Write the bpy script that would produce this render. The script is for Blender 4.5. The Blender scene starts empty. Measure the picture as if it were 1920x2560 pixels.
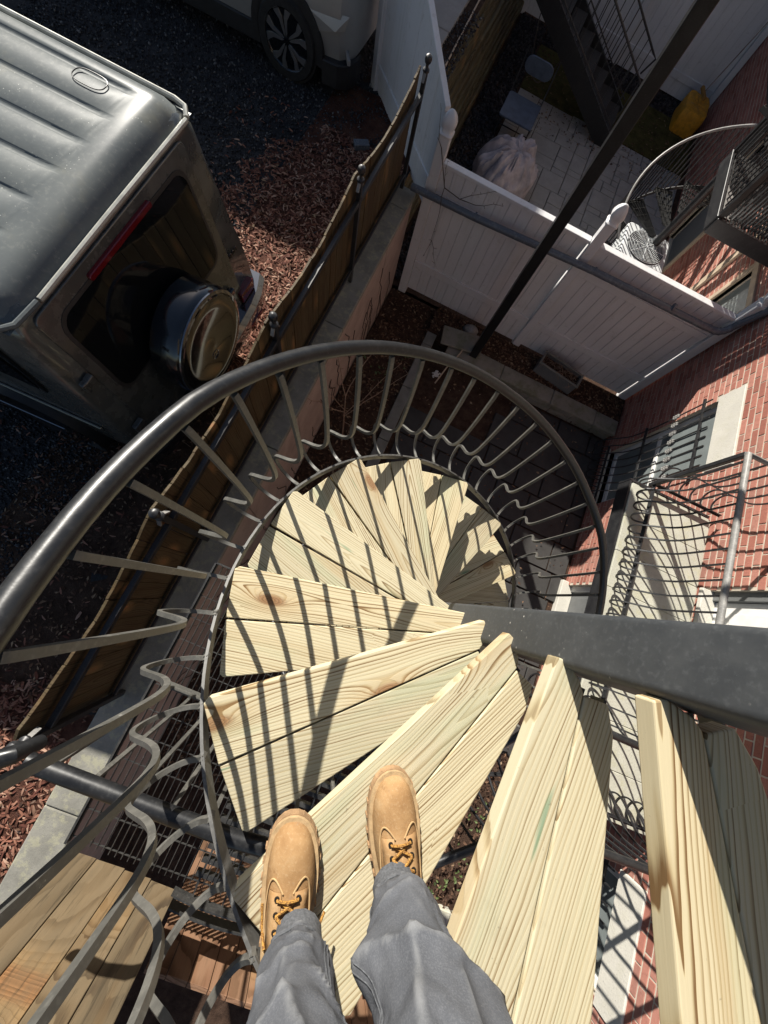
import bpy, bmesh, math, random
import numpy as np
from mathutils import Vector, Matrix

random.seed(7)
rng = np.random.default_rng(11)
R = math.radians
S = bpy.context.scene
COL = S.collection

# ------------------------------------------------------------------ camera
# site frame: X across the yard towards the house, Y along the row of yards,
# z = 0 on the courtyard floor; the camera hangs above the stair
CAMZ = 5.6
cd = bpy.data.cameras.new('camera')
cam = bpy.data.objects.new('camera', cd)
COL.objects.link(cam)
nad = Vector((792 - 960, -(1480 - 1280), -961.0)).normalized()
rot = nad.rotation_difference(Vector((0, 0, -1))).to_matrix().to_4x4()
cam.matrix_world = Matrix.Translation((0, 0, CAMZ)) @ Matrix.Rotation(R(24), 4, 'Z') @ rot
cd.sensor_fit = 'VERTICAL'
cd.sensor_height = 36.0
cd.lens = 36.0 * 961.0 / 2560.0
cd.clip_start = 0.02
cd.clip_end = 500
S.camera = cam

# ------------------------------------------------------------------ sky, sun
SUN_AZ, SUN_EL = R(125.8), R(31)
sd = Vector((math.cos(SUN_EL) * math.cos(SUN_AZ), math.cos(SUN_EL) * math.sin(SUN_AZ), math.sin(SUN_EL)))
W = bpy.data.worlds.new('World')
S.world = W
W.use_nodes = True
wn = W.node_tree
sky = wn.nodes.new('ShaderNodeTexSky')
sky.sky_type = 'NISHITA'
sky.sun_disc = False
sky.sun_elevation = SUN_EL
sky.sun_rotation = math.pi / 2 - SUN_AZ
bg = wn.nodes['Background']
bg.inputs['Strength'].default_value = 0.05
wn.links.new(sky.outputs[0], bg.inputs[0])
sl = bpy.data.lights.new('sun', 'SUN')
sl.energy = 5.0
sl.angle = R(0.53)
sl.color = (1.0, 0.95, 0.86)
sun = bpy.data.objects.new('sun', sl)
COL.objects.link(sun)
sun.rotation_euler = sd.to_track_quat('Z', 'Y').to_euler()
sun.location = sd * 60
S.view_settings.view_transform = 'Standard'
S.view_settings.look = 'None'
S.view_settings.gamma = 1
S.view_settings.use_curve_mapping = False
S.view_settings.exposure = 0.76
S.render.engine = 'CYCLES'
S.cycles.max_bounces = 6
S.cycles.diffuse_bounces = 3


# ------------------------------------------------------------------ materials
class MT:
    """small node-graph writer"""
    def __init__(s, name, rough=0.7, metal=0.0, spec=None, coat=0.0):
        s.m = bpy.data.materials.new(name)
        s.m.use_nodes = True
        s.t = s.m.node_tree
        s.b = s.t.nodes['Principled BSDF']
        s.b.inputs['Roughness'].default_value = rough
        s.b.inputs['Metallic'].default_value = metal
        if spec is not None:
            s.b.inputs['Specular IOR Level'].default_value = spec
        if coat:
            s.b.inputs['Coat Weight'].default_value = coat
            s.b.inputs['Coat Roughness'].default_value = 0.06
        s._tc = None

    def n(s, typ, **kw):
        nd = s.t.nodes.new('ShaderNode' + typ)
        for k, v in kw.items():
            setattr(nd, k, v)
        return nd

    def put(s, sock, v):
        if isinstance(v, bpy.types.NodeSocket):
            s.t.links.new(v, sock)
        elif v is not None:
            if isinstance(v, (tuple, list)) and len(v) == 3 and sock.type == 'RGBA':
                v = (*v, 1)
            sock.default_value = v

    def tc(s, kind='Object'):
        if s._tc is None:
            s._tc = s.n('TexCoord')
        return s._tc.outputs[kind]

    def world(s):
        return s.n('NewGeometry').outputs['Position']

    def rnd(s):
        a = s.n('ObjectInfo').outputs['Random']
        b = s.n('NewGeometry').outputs['Random Per Island']
        return s.math('FRACT', s.math('ADD', a, b))

    def orand(s):
        return s.n('ObjectInfo').outputs['Random']

    def math(s, op, a, b=None, c=None, clamp=False):
        nd = s.n('Math', operation=op, use_clamp=clamp)
        s.put(nd.inputs[0], a)
        if b is not None:
            s.put(nd.inputs[1], b)
        if c is not None:
            s.put(nd.inputs[2], c)
        return nd.outputs[0]

    def vmath(s, op, a, b):
        nd = s.n('VectorMath', operation=op)
        s.put(nd.inputs[0], a)
        s.put(nd.inputs[1], b)
        return nd.outputs[0]

    def mapping(s, v, scale=(1, 1, 1), loc=(0, 0, 0), rotz=0):
        nd = s.n('Mapping')
        s.put(nd.inputs['Vector'], v)
        nd.inputs['Scale'].default_value = scale
        s.put(nd.inputs['Location'], loc)
        nd.inputs['Rotation'].default_value = (0, 0, rotz)
        return nd.outputs[0]

    def noise(s, v, scale, detail=4, rough=0.55, col=False):
        nd = s.n('TexNoise')
        s.put(nd.inputs['Vector'], v)
        nd.inputs['Scale'].default_value = scale
        nd.inputs['Detail'].default_value = detail
        nd.inputs['Roughness'].default_value = rough
        return nd.outputs['Color' if col else 'Fac']

    def voro(s, v, scale, feature='F1', out='Distance', dim='3D'):
        nd = s.n('TexVoronoi', feature=feature, voronoi_dimensions=dim)
        s.put(nd.inputs['Vector'], v)
        nd.inputs['Scale'].default_value = scale
        return nd.outputs[out]

    def ramp(s, f, stops, interp='LINEAR'):
        nd = s.n('ValToRGB')
        s.put(nd.inputs[0], f)
        cr = nd.color_ramp
        cr.interpolation = interp
        while len(cr.elements) < len(stops):
            cr.elements.new(0.5)
        for e, (p, c) in zip(cr.elements, stops):
            e.position = p
            e.color = (*c, 1) if isinstance(c, (tuple, list)) else (c, c, c, 1)
        return nd.outputs[0]

    def mix(s, f, a, b, mode='MIX'):
        nd = s.n('Mix', data_type='RGBA', blend_type=mode)
        s.put(nd.inputs[0], f)
        s.put(nd.inputs[6], a)
        s.put(nd.inputs[7], b)
        return nd.outputs[2]

    def sstep(s, v, a, b):
        nd = s.n('MapRange', interpolation_type='SMOOTHSTEP')
        s.put(nd.inputs[0], v)
        nd.inputs[1].default_value = a
        nd.inputs[2].default_value = b
        return nd.outputs[0]

    def sep(s, v):
        nd = s.n('SeparateXYZ')
        s.put(nd.inputs[0], v)
        return nd.outputs

    def comb(s, x, y, z):
        nd = s.n('CombineXYZ')
        for i, q in enumerate((x, y, z)):
            s.put(nd.inputs[i], q)
        return nd.outputs[0]

    def bump(s, h, strength=0.3, dist=0.004):
        nd = s.n('Bump')
        nd.inputs['Strength'].default_value = strength
        nd.inputs['Distance'].default_value = dist
        s.put(nd.inputs['Height'], h)
        s.t.links.new(nd.outputs[0], s.b.inputs['Normal'])

    def col(s, c):
        s.put(s.b.inputs['Base Color'], c)
        return s

    def rough(s, r):
        s.put(s.b.inputs['Roughness'], r)


def plain(name, c, rough=0.6, metal=0.0, var=0.12, scale=9.0, coat=0.0, bump=0.0):
    """colour with a soft mottled wear and a little relief"""
    m = MT(name, rough, metal, coat=coat)
    p = m.world()
    n = m.noise(p, scale, 6, 0.62)
    c0 = tuple(x * (1 - var * 1.6) for x in c)
    c1 = tuple(min(1, x * (1 + var * 1.3)) for x in c)
    m.col(m.ramp(n, [(0.3, c0), (0.72, c1)]))
    m.rough(m.math('ADD', m.math('MULTIPLY', n, 0.25), rough - 0.12))
    if bump:
        m.bump(m.noise(p, scale * 9, 5), bump, 0.002)
    return m.m


def vinyl(name, c, grime, rough=0.36):
    m = MT(name, rough, spec=0.45)
    p = m.world()
    n = m.noise(p, 2.5, 6, 0.6)
    run = m.noise(m.mapping(p, (16, 16, 1.1)), 1.0, 5, 0.65)
    spl = m.noise(p, 9, 7, 0.72)
    b = m.ramp(n, [(0.3, tuple(q * 0.92 for q in c)), (0.7, c)])
    b = m.mix(m.math('MULTIPLY', m.sstep(run, 0.5, 0.72), 0.30), b, grime)
    b = m.mix(m.math('MULTIPLY', m.sstep(spl, 0.56, 0.72), 0.38), b, tuple(q * 0.8 for q in grime))
    m.col(b)
    m.rough(m.math('ADD', m.math('MULTIPLY', spl, 0.3), rough - 0.1))
    m.bump(m.noise(p, 3.5, 2), 0.15, 0.02)
    return m.m


def painted_metal(name, c, dust, rough=0.42, dusty=0.5, speck=0.0, bump=0.12):
    m = MT(name, rough)
    p = m.world()
    n = m.noise(p, 14, 8, 0.68)
    n2 = m.noise(p, 85, 3, 0.6)
    f = m.math('MULTIPLY', m.sstep(n, 0.36, 0.74), dusty)
    base = m.mix(f, c, dust)
    base = m.mix(m.math('MULTIPLY', m.sstep(n2, 0.5, 0.75), 0.16), base, tuple(min(1, x * 2.2 + .03) for x in dust))
    if speck:
        d = m.voro(p, 58)
        msk = m.sstep(m.noise(p, 3.2, 2), 0.47, 0.6)
        g = m.sstep(m.noise(p, 23, 2), 0.52, 0.6)
        sp = m.math('MULTIPLY', m.math('MULTIPLY', m.math('LESS_THAN', d, 0.15), msk), g)
        base = m.mix(m.math('MULTIPLY', sp, speck), base, (0.55, 0.53, 0.48))
    # chips down to pale primer
    ch = m.sstep(m.noise(p, 34, 6, 0.7), 0.685, 0.71)
    base = m.mix(m.math('MULTIPLY', ch, 0.55), base, tuple(min(1, x * 2.0 + .12) for x in dust))
    m.col(base)
    m.rough(m.math('ADD', m.math('MULTIPLY', n, 0.34), rough - 0.16))
    m.bump(m.math('ADD', m.noise(p, 42, 6), m.math('MULTIPLY', n2, 0.3)), bump, 0.003)
    return m.m


def board_wood(name, stops, ring=95.0, knots=1.0, green=0.5, stretch=0.10, rough=0.72, weather=0.0, grey=(0.3, 0.26, 0.2), axis='X', wav=0.16):
    """flat-sawn softwood: rings about a tilted pith, knots that bend the grain"""
    m = MT(name, rough, spec=0.25)
    o = m.tc('Object')
    rnd = m.orand()
    off = m.comb(m.math('MULTIPLY', rnd, 37.0), m.math('MULTIPLY', rnd, 91.0), m.math('MULTIPLY', rnd, 53.0))
    x, y, z = m.sep(o)[0:3]
    if axis == 'Z':
        x, y, z = z, y, x
    elif axis == 'Y':
        x, y, z = y, x, z
    v = m.vmath('ADD', m.comb(x, y, z), off)
    # knots: sparse cells, flattened along the grain
    vk = m.mapping(v, (1.7, 4.6, 0.0))
    dk = m.voro(vk, 1.0, dim='2D')
    here = m.math('GREATER_THAN', m.sep(m.voro(vk, 1.0, out='Color', dim='2D'))[0], 1.0 - 0.55 * knots)
    pull = m.math('MULTIPLY', here, m.math('POWER', 2.718, m.math('MULTIPLY', dk, -7.5)))
    # pith offset per board
    yy = m.math('ADD', y, m.math('MULTIPLY', m.math('SUBTRACT', rnd, 0.5), 0.16))
    low = m.noise(m.mapping(v, (1.0, 2.2, 2.2)), 1.0, 1.5, 0.45)
    low2 = m.noise(m.mapping(v, (2.6, 13.0, 13.0)), 1.0, 3, 0.55)
    r = m.math('SQRT', m.math('ADD', m.math('POWER', m.math('ADD', m.math('ABSOLUTE', yy), 0.004), 2.0), 0.00045))
    r = m.math('ADD', r, m.math('MULTIPLY', x, stretch * 0.35))
    r = m.math('ADD', r, m.math('MULTIPLY', low, wav))
    r = m.math('ADD', r, m.math('MULTIPLY', low2, 0.014))
    r = m.math('SUBTRACT', r, m.math('MULTIPLY', pull, 0.075))
    # growth varies: rings crowd and spread, some years leave hardly a line
    r = m.math('ADD', r, m.math('MULTIPLY', m.noise(m.comb(m.math('MULTIPLY', r, 1.0), m.math('MULTIPLY', rnd, 50.0), 0.0), 24.0, 2, 0.6), 0.020))
    rr_ = m.math('MULTIPLY', r, ring)
    ph = m.math('FRACT', rr_)
    wn_ = m.n('TexWhiteNoise', noise_dimensions='2D')
    m.put(wn_.inputs[0], m.comb(m.math('FLOOR', rr_), m.math('MULTIPLY', rnd, 99.0), 0.0))
    year = m.math('ADD', m.math('MULTIPLY', wn_.outputs[0], 0.85), 0.25)
    # asymmetric ring: slow pale early wood, short sharp brown late wood
    late = m.math('MULTIPLY', m.sstep(ph, 0.38, 0.90), m.math('SUBTRACT', 1.0, m.sstep(ph, 0.94, 1.0)))
    fine = m.noise(m.mapping(v, (3.0, 190.0, 190.0)), 1.0, 4, 0.6)
    amp = m.math('MULTIPLY', m.math('ADD', m.math('MULTIPLY', m.noise(m.mapping(v, (1.5, 5, 5)), 1.0, 2), 1.5), 0.18, clamp=True), year)
    f = m.math('ADD', m.math('MULTIPLY', late, amp), m.math('MULTIPLY', m.math('SUBTRACT', fine, 0.5), 0.55), clamp=True)
    c = m.ramp(f, [(0.0, stops[0]), (0.42, stops[1]), (1.0, stops[2])])
    # board to board tone
    tone = m.ramp(m.math('FRACT', m.math('MULTIPLY', rnd, 7.31)), [(0, (0.86, 0.84, 0.82)), (0.5, (1, 0.99, 0.97)), (1, (1.06, 1.0, 0.92))])
    c = m.mix(1.0, c, tone, 'MULTIPLY')
    if green:
        g = m.sstep(m.noise(m.mapping(v, (1.6, 7.0, 7.0)), 1.0, 3, 0.6), 0.5, 0.72)
        c = m.mix(m.math('MULTIPLY', g, green), c, m.mix(0.45, c, (0.36, 0.46, 0.30)))
        g2 = m.sstep(m.noise(m.mapping(v, (2.6, 30.0, 30.0), (3, 5, 1)), 1.0, 2, 0.5), 0.70, 0.77)
        c = m.mix(m.math('MULTIPLY', g2, green * 0.9), c, (0.10, 0.25, 0.15))
    core = m.math('MULTIPLY', here, m.math('SUBTRACT', 1.0, m.sstep(dk, 0.05, 0.115)))
    halo = m.math('MULTIPLY', here, m.math('SUBTRACT', 1.0, m.sstep(dk, 0.08, 0.30)))
    c = m.mix(m.math('MULTIPLY', halo, 0.35), c, (0.42, 0.25, 0.10))
    kr = m.math('FRACT', m.math('MULTIPLY', dk, 46.0))
    kc = m.ramp(kr, [(0.0, (0.16, 0.075, 0.03)), (1.0, (0.34, 0.17, 0.075))])
    c = m.mix(m.math('MULTIPLY', core, 0.85), c, kc)
    if weather:
        w = m.sstep(m.noise(m.mapping(v, (1.4, 8, 8)), 1.0, 5, 0.65), 0.35, 0.7)
        c = m.mix(m.math('MULTIPLY', w, weather), c, grey)
        w2 = m.sstep(m.noise(m.mapping(v, (3, 70, 70)), 1.0, 5, 0.75), 0.54, 0.64)
        c = m.mix(m.math('MULTIPLY', w2, weather * 0.7), c, tuple(q * 0.35 for q in grey))
    # warm heartwood streaks and grubby patches from boots
    hs = m.sstep(m.noise(m.mapping(v, (0.9, 14, 14), (7, 2, 5)), 1.0, 2, 0.5), 0.56, 0.72)
    c = m.mix(m.math('MULTIPLY', hs, 0.32), c, tuple(q * z for q, z in zip(stops[1], (0.86, 0.70, 0.52))))
    gb_ = m.sstep(m.noise(m.mapping(v, (5, 6, 6), (1, 9, 2)), 1.0, 6, 0.7), 0.60, 0.74)
    c = m.mix(m.math('MULTIPLY', gb_, 0.22), c, tuple(q * 0.45 for q in stops[1]))
    # dirt specks
    ds = m.sstep(m.noise(v, 60, 3, 0.7), 0.69, 0.74)
    c = m.mix(m.math('MULTIPLY', ds, 0.35), c, (0.12, 0.09, 0.06))
    m.col(c)
    m.rough(m.math('ADD', m.math('MULTIPLY', f, 0.15), rough - 0.08))
    m.bump(m.math('ADD', m.math('MULTIPLY', late, -0.6), m.math('MULTIPLY', fine, 0.8)), 0.35, 0.0016)
    return m.m


def brick_mat(name, cols):
    m = MT(name, 0.86, spec=0.2)
    p = m.world()
    r = m.rnd()
    c = m.ramp(r, cols)
    n = m.noise(p, 26, 6, 0.7)
    c = m.mix(m.math('MULTIPLY', m.sstep(n, 0.45, 0.75), 0.45), c, tuple(x * 0.45 for x in cols[1][1]))
    pale = m.sstep(m.noise(p, 11, 5, 0.65), 0.6, 0.72)
    c = m.mix(m.math('MULTIPLY', pale, 0.4), c, (0.46, 0.33, 0.27))
    m.col(c)
    m.bump(m.math('ADD', m.noise(p, 70, 6, 0.7), m.math('MULTIPLY', n, 0.6)), 0.5, 0.004)
    return m.m


def concrete(name, c, moss=0.0, stain=0.5, sc=1.0, rough=0.88, lichen=0.0):
    m = MT(name, rough, spec=0.2)
    p = m.world()
    a = m.noise(p, 3.2 * sc, 7, 0.65)
    b = m.noise(p, 60 * sc, 4, 0.7)
    base = m.ramp(a, [(0.28, tuple(x * (1 - 0.45 * stain) for x in c)), (0.55, c), (0.8, tuple(min(1, x * 1.16) for x in c))])
    base = m.mix(m.math('MULTIPLY', m.sstep(b, 0.52, 0.72), 0.3), base, tuple(x * 0.5 for x in c))
    pit = m.math('LESS_THAN', m.voro(p, 46 * sc), 0.12)
    base = m.mix(m.math('MULTIPLY', pit, 0.5), base, tuple(x * 0.3 for x in c))
    if moss:
        g = m.sstep(m.noise(p, 5.5 * sc, 6, 0.7), 0.44, 0.66)
        base = m.mix(m.math('MULTIPLY', g, moss), base, (0.13, 0.14, 0.06))
    if lichen:
        g = m.sstep(m.noise(p, 8 * sc, 6, 0.7), 0.5, 0.62)
        base = m.mix(m.math('MULTIPLY', g, lichen), base, (0.44, 0.42, 0.27))
    m.col(base)
    m.bump(m.math('ADD', b, m.math('MULTIPLY', a, 0.7)), 0.45, 0.006)
    return m.m


def chips(name, cols, rough=0.85):
    m = MT(name, rough, spec=0.2)
    r = m.n('NewGeometry').outputs['Random Per Island']
    c = m.ramp(r, cols)
    n = m.noise(m.world(), 90, 3)
    c = m.mix(m.math('MULTIPLY', n, 0.35), c, tuple(x * 0.4 for x in cols[0][1]))
    m.col(c)
    return m.m


def soil(name, c, c2):
    m = MT(name, 0.95, spec=0.1)
    p = m.world()
    a = m.noise(p, 6, 8, 0.72)
    b = m.noise(p, 120, 5, 0.7)
    base = m.ramp(a, [(0.3, tuple(x * 0.45 for x in c)), (0.5, c), (0.72, c2)])
    base = m.mix(m.math('MULTIPLY', m.sstep(b, 0.45, 0.7), 0.5), base, tuple(x * 0.35 for x in c))
    m.col(base)
    m.bump(m.math('ADD', b, a), 0.9, 0.02)
    return m.m


M = {}
M['new_wood'] = board_wood('treated_pine', [(0.605, 0.55, 0.39), (0.515, 0.44, 0.28), (0.19, 0.115, 0.052)], ring=118, green=0.75, knots=0.75, wav=0.085)
M['fence_wood'] = board_wood('stained_fence_pine', [(0.085, 0.058, 0.029), (0.068, 0.045, 0.022), (0.03, 0.02, 0.01)], ring=60, green=0.0, weather=0.4, grey=(0.13, 0.11, 0.06), axis='Z')
M['screen_wood'] = board_wood('weathered_screen_pine', [(0.20, 0.15, 0.092), (0.16, 0.115, 0.066), (0.06, 0.04, 0.024)], ring=95, green=0.0, knots=0.45, weather=0.85, grey=(0.125, 0.098, 0.062), axis='Z')
M['cedar_wood'] = board_wood('red_cedar_planks', [(0.24, 0.135, 0.085), (0.185, 0.098, 0.058), (0.085, 0.04, 0.022)], ring=90, green=0.0, weather=0.25, grey=(0.3, 0.2, 0.12), axis='Z')
M['timber'] = board_wood('old_landscape_timber', [(0.105, 0.085, 0.048), (0.08, 0.064, 0.036), (0.025, 0.019, 0.011)], ring=60, green=0.0, weather=0.7, grey=(0.14, 0.13, 0.075), axis='Y')
M['rail'] = painted_metal('black_rail_paint', (0.012, 0.0125, 0.014), (0.038, 0.038, 0.038), 0.36, 0.32)
M['iron'] = painted_metal('grey_baluster_paint', (0.082, 0.080, 0.072), (0.165, 0.158, 0.14), 0.5, 0.65)
M['string'] = painted_metal('grey_stringer_paint', (0.075, 0.074, 0.07), (0.165, 0.16, 0.15), 0.5, 0.65)
M['pole'] = painted_metal('charcoal_pole_paint', (0.040, 0.044, 0.049), (0.068, 0.072, 0.075), 0.52, 0.6, speck=0.9, bump=0.05)
M['black'] = painted_metal('black_iron_paint', (0.018, 0.018, 0.02), (0.05, 0.05, 0.05), 0.42, 0.45)
M['post'] = painted_metal('black_post_paint', (0.010, 0.010, 0.011), (0.03, 0.03, 0.03), 0.36, 0.35, bump=0.05)
M['galv'] = painted_metal('dull_grey_pipe', (0.20, 0.195, 0.185), (0.36, 0.345, 0.32), 0.42, 0.7)
M['grate'] = painted_metal('dark_grating_steel', (0.022, 0.022, 0.022), (0.07, 0.068, 0.064), 0.5, 0.6)
M['vinyl'] = vinyl('white_vinyl', (0.71, 0.705, 0.71), (0.43, 0.42, 0.36))
M['vinyl_old'] = vinyl('old_white_vinyl', (0.70, 0.70, 0.71), (0.40, 0.40, 0.37), 0.3)
M['downpipe'] = painted_metal('grey_downpipe', (0.10, 0.115, 0.14), (0.16, 0.175, 0.19), 0.24, 0.4, bump=0.04)
M['brick'] = brick_mat('red_brick', [(0.0, (0.30, 0.115, 0.085)), (0.35, (0.40, 0.165, 0.125)), (0.7, (0.47, 0.215, 0.165)), (1.0, (0.34, 0.17, 0.135))])
M['mortar'] = concrete('brick_mortar', (0.56, 0.49, 0.40), stain=0.35, sc=2)
M['stone'] = concrete('pale_lintel_stone', (0.60, 0.575, 0.51), stain=0.25, lichen=0.12)
M['slab'] = concrete('pale_landing_concrete', (0.50, 0.49, 0.41), stain=0.35, lichen=0.45)
M['wallcap'] = concrete('grey_wall_cap', (0.27, 0.26, 0.225), stain=0.7, lichen=0.4, sc=1.4)
M['stucco'] = concrete('pinkish_stucco', (0.47, 0.365, 0.315), stain=0.45)
M['block'] = concrete('mossy_block', (0.27, 0.255, 0.215), moss=0.55, stain=0.6)
M['curb'] = concrete('grey_curb', (0.22, 0.22, 0.20), moss=0.2, stain=0.6, sc=1.6)
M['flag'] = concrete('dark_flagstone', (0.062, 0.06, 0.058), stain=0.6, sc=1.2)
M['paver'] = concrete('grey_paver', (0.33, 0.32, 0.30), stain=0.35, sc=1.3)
M['soil'] = soil('leafy_soil', (0.075, 0.046, 0.033), (0.13, 0.085, 0.06))
M['lot'] = soil('dark_gravel_bed', (0.055, 0.055, 0.058), (0.10, 0.10, 0.105))
M['mulchbed'] = soil('mulch_bed', (0.10, 0.045, 0.032), (0.17, 0.085, 0.06))
M['grasspatch'] = soil('mossy_lawn', (0.085, 0.078, 0.028), (0.13, 0.115, 0.045))
M['mulch'] = chips('red_mulch_chips', [(0.0, (0.10, 0.036, 0.026)), (0.4, (0.22, 0.090, 0.060)), (0.75, (0.34, 0.17, 0.115)), (1.0, (0.50, 0.33, 0.24))])
M['leaf'] = chips('dead_leaves', [(0.0, (0.05, 0.028, 0.02)), (0.5, (0.12, 0.065, 0.042)), (0.85, (0.22, 0.13, 0.08)), (1.0, (0.38, 0.27, 0.17))])
M['gravel'] = chips('blue_gravel', [(0.0, (0.025, 0.025, 0.028)), (0.6, (0.058, 0.06, 0.065)), (0.92, (0.12, 0.122, 0.126)), (1.0, (0.25, 0.25, 0.25))])
M['blackstone'] = chips('black_stones', [(0.0, (0.018, 0.017, 0.018)), (0.6, (0.045, 0.04, 0.042)), (1.0, (0.10, 0.09, 0.09))])
M['twig'] = plain('bare_twig', (0.33, 0.22, 0.15), 0.8, var=0.3, scale=40)
M['vine'] = plain('dark_vine', (0.08, 0.06, 0.045), 0.85, var=0.3, scale=40)
M['weed'] = plain('weed_leaf', (0.10, 0.14, 0.045), 0.6, var=0.4, scale=40)
M['glass'] = MT('black_window_glass', 0.04, spec=0.3).col((0.006, 0.007, 0.008)).m
M['pane'] = plain('grey_curtained_pane', (0.20, 0.225, 0.225), 0.18, var=0.12, scale=3)
M['whitepaint'] = plain('white_frame_paint', (0.74, 0.73, 0.70), 0.5, var=0.08, scale=6)
M['tanpaint'] = plain('tan_trim_paint', (0.50, 0.40, 0.29), 0.6, var=0.15, scale=8)
M['darkdoor'] = plain('dark_grey_door', (0.14, 0.145, 0.145), 0.55, var=0.12, scale=5)
M['asphaltroof'] = plain('roof_felt', (0.07, 0.07, 0.07), 0.9, var=0.2, scale=4)
M['rust'] = plain('rusty_edge', (0.21, 0.10, 0.055), 0.8, var=0.3, scale=20)


# ------------------------------------------------------------------ geometry helpers
class B:
    """collects faces for ONE mesh, in world coordinates"""
    def __init__(s):
        s.v = []
        s.f = []

    def add(s, vs, fs):
        k = len(s.v)
        s.v += [tuple(p) for p in vs]
        s.f += [tuple(i + k for i in q) for q in fs]
        return s

    def box(s, x0, x1, y0, y1, z0, z1):
        vs = [(x, y, z) for z in (z0, z1) for y in (y0, y1) for x in (x0, x1)]
        return s.add(vs, [(0, 2, 3, 1), (4, 5, 7, 6), (0, 1, 5, 4), (2, 6, 7, 3), (0, 4, 6, 2), (1, 3, 7, 5)])

    def obox(s, c, h, rz=0.0, rx=0.0, ry=0.0):
        m = Matrix.Translation(c) @ Matrix.Rotation(rz, 4, 'Z') @ Matrix.Rotation(ry, 4, 'Y') @ Matrix.Rotation(rx, 4, 'X')
        vs = [m @ Vector((x * h[0], y * h[1], z * h[2])) for z in (-1, 1) for y in (-1, 1) for x in (-1, 1)]
        return s.add(vs, [(0, 2, 3, 1), (4, 5, 7, 6), (0, 1, 5, 4), (2, 6, 7, 3), (0, 4, 6, 2), (1, 3, 7, 5)])

    def prism(s, poly, lo, hi, axis='Z', m=None):
        """extrude a 2-D outline; axis is the extrusion axis"""
        def pt(a, b, c):
            p = {'Z': (a, b, c), 'Y': (a, c, b), 'X': (c, a, b)}[axis]
            return m @ Vector(p) if m is not None else p
        n = len(poly)
        vs = [pt(a, b, lo) for a, b in poly] + [pt(a, b, hi) for a, b in poly]
        fs = [tuple(range(n))[::-1], tuple(range(n, 2 * n))]
        fs += [(i, (i + 1) % n, n + (i + 1) % n, n + i) for i in range(n)]
        return s.add(vs, fs)

    def rings(s, rings, cap=True, closed=True):
        n = len(rings[0])
        vs = [p for r in rings for p in r]
        fs = []
        for i in range(len(rings) - 1):
            for j in range(n if closed else n - 1):
                a, b = i * n + j, i * n + (j + 1) % n
                fs.append((a, b, b + n, a + n))
        if cap:
            fs.append(tuple(range(n))[::-1])
            fs.append(tuple(range((len(rings) - 1) * n, len(rings) * n)))
        return s.add(vs, fs)

    def tube(s, pts, r, n=8, cap=True):
        pts = [Vector(p) for p in pts]
        rr = r if isinstance(r, (list, tuple)) else [r] * len(pts)
        t0 = (pts[1] - pts[0]).normalized()
        u = t0.orthogonal().normalized()
        rings = []
        for i, p in enumerate(pts):
            a = pts[max(i - 1, 0)]
            b = pts[min(i + 1, len(pts) - 1)]
            t = (b - a).normalized()
            u = (u - t * u.dot(t)).normalized()
            w = t.cross(u)
            rings.append([p + (u * math.cos(k * 2 * math.pi / n) + w * math.sin(k * 2 * math.pi / n)) * rr[i] for k in range(n)])
        return s.rings(rings, cap)

    def bar(s, pts, side, w, t):
        """rectangular bar along pts; side = fixed direction of its width w"""
        pts = [Vector(p) for p in pts]
        rings = []
        for i, p in enumerate(pts):
            a = pts[max(i - 1, 0)]
            b = pts[min(i + 1, len(pts) - 1)]
            tn = (b - a).normalized()
            sv = Vector(side(i) if callable(side) else side).normalized()
            sv = (sv - tn * sv.dot(tn)).normalized()
            nv = tn.cross(sv)
            rings.append([p + sv * (w / 2 * q[0]) + nv * (t / 2 * q[1]) for q in ((-1, -1), (1, -1), (1, 1), (-1, 1))])
        return s.rings(rings)

    def lathe(s, prof, c, n=16, axis='Z', cap=True):
        rings = []
        for r, h in prof:
            ring = []
            for k in range(n):
                a = k * 2 * math.pi / n
                x, y = r * math.cos(a), r * math.sin(a)
                ring.append({'Z': (c[0] + x, c[1] + y, c[2] + h), 'X': (c[0] + h, c[1] + x, c[2] + y), 'Y': (c[0] + x, c[1] + h, c[2] - y)}[axis])
            rings.append(ring)
        return s.rings(rings, cap)


def mesh(name, b, loc=(0, 0, 0), smooth=False):
    me = bpy.data.meshes.new(name)
    L = Vector(loc)
    me.from_pydata([tuple(Vector(p) - L) for p in b.v], [], b.f)
    bm = bmesh.new()
    bm.from_mesh(me)
    bmesh.ops.recalc_face_normals(bm, faces=bm.faces)
    bm.to_mesh(me)
    bm.free()
    if smooth:
        me.polygons.foreach_set('use_smooth', [True] * len(me.polygons))
    return me


ROOT = {}


def empty(name, loc, label, cat, group=None):
    o = bpy.data.objects.new(name, None)
    COL.objects.link(o)
    o.location = loc
    o.empty_display_size = 0.2
    ROOT[o.name] = Vector(loc)
    o['label'] = label
    o['category'] = cat
    if group:
        o['group'] = group
    return o


def rootof(o):
    while o.parent:
        o = o.parent
    return o


def put(name, me, mat=None, parent=None, loc=None, rot=None):
    """link an object on shared mesh data; loc is in the world"""
    o = bpy.data.objects.new(name, me)
    COL.objects.link(o)
    if mat and not me.materials:
        me.materials.append(mat)
    base = Vector((0, 0, 0))
    if parent:
        o.parent = parent
        q = parent
        while q:
            base += q.location
            q = q.parent
    if loc is not None:
        o.location = Vector(loc) - base
    if rot is not None:
        o.rotation_euler = rot
    return o


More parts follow.
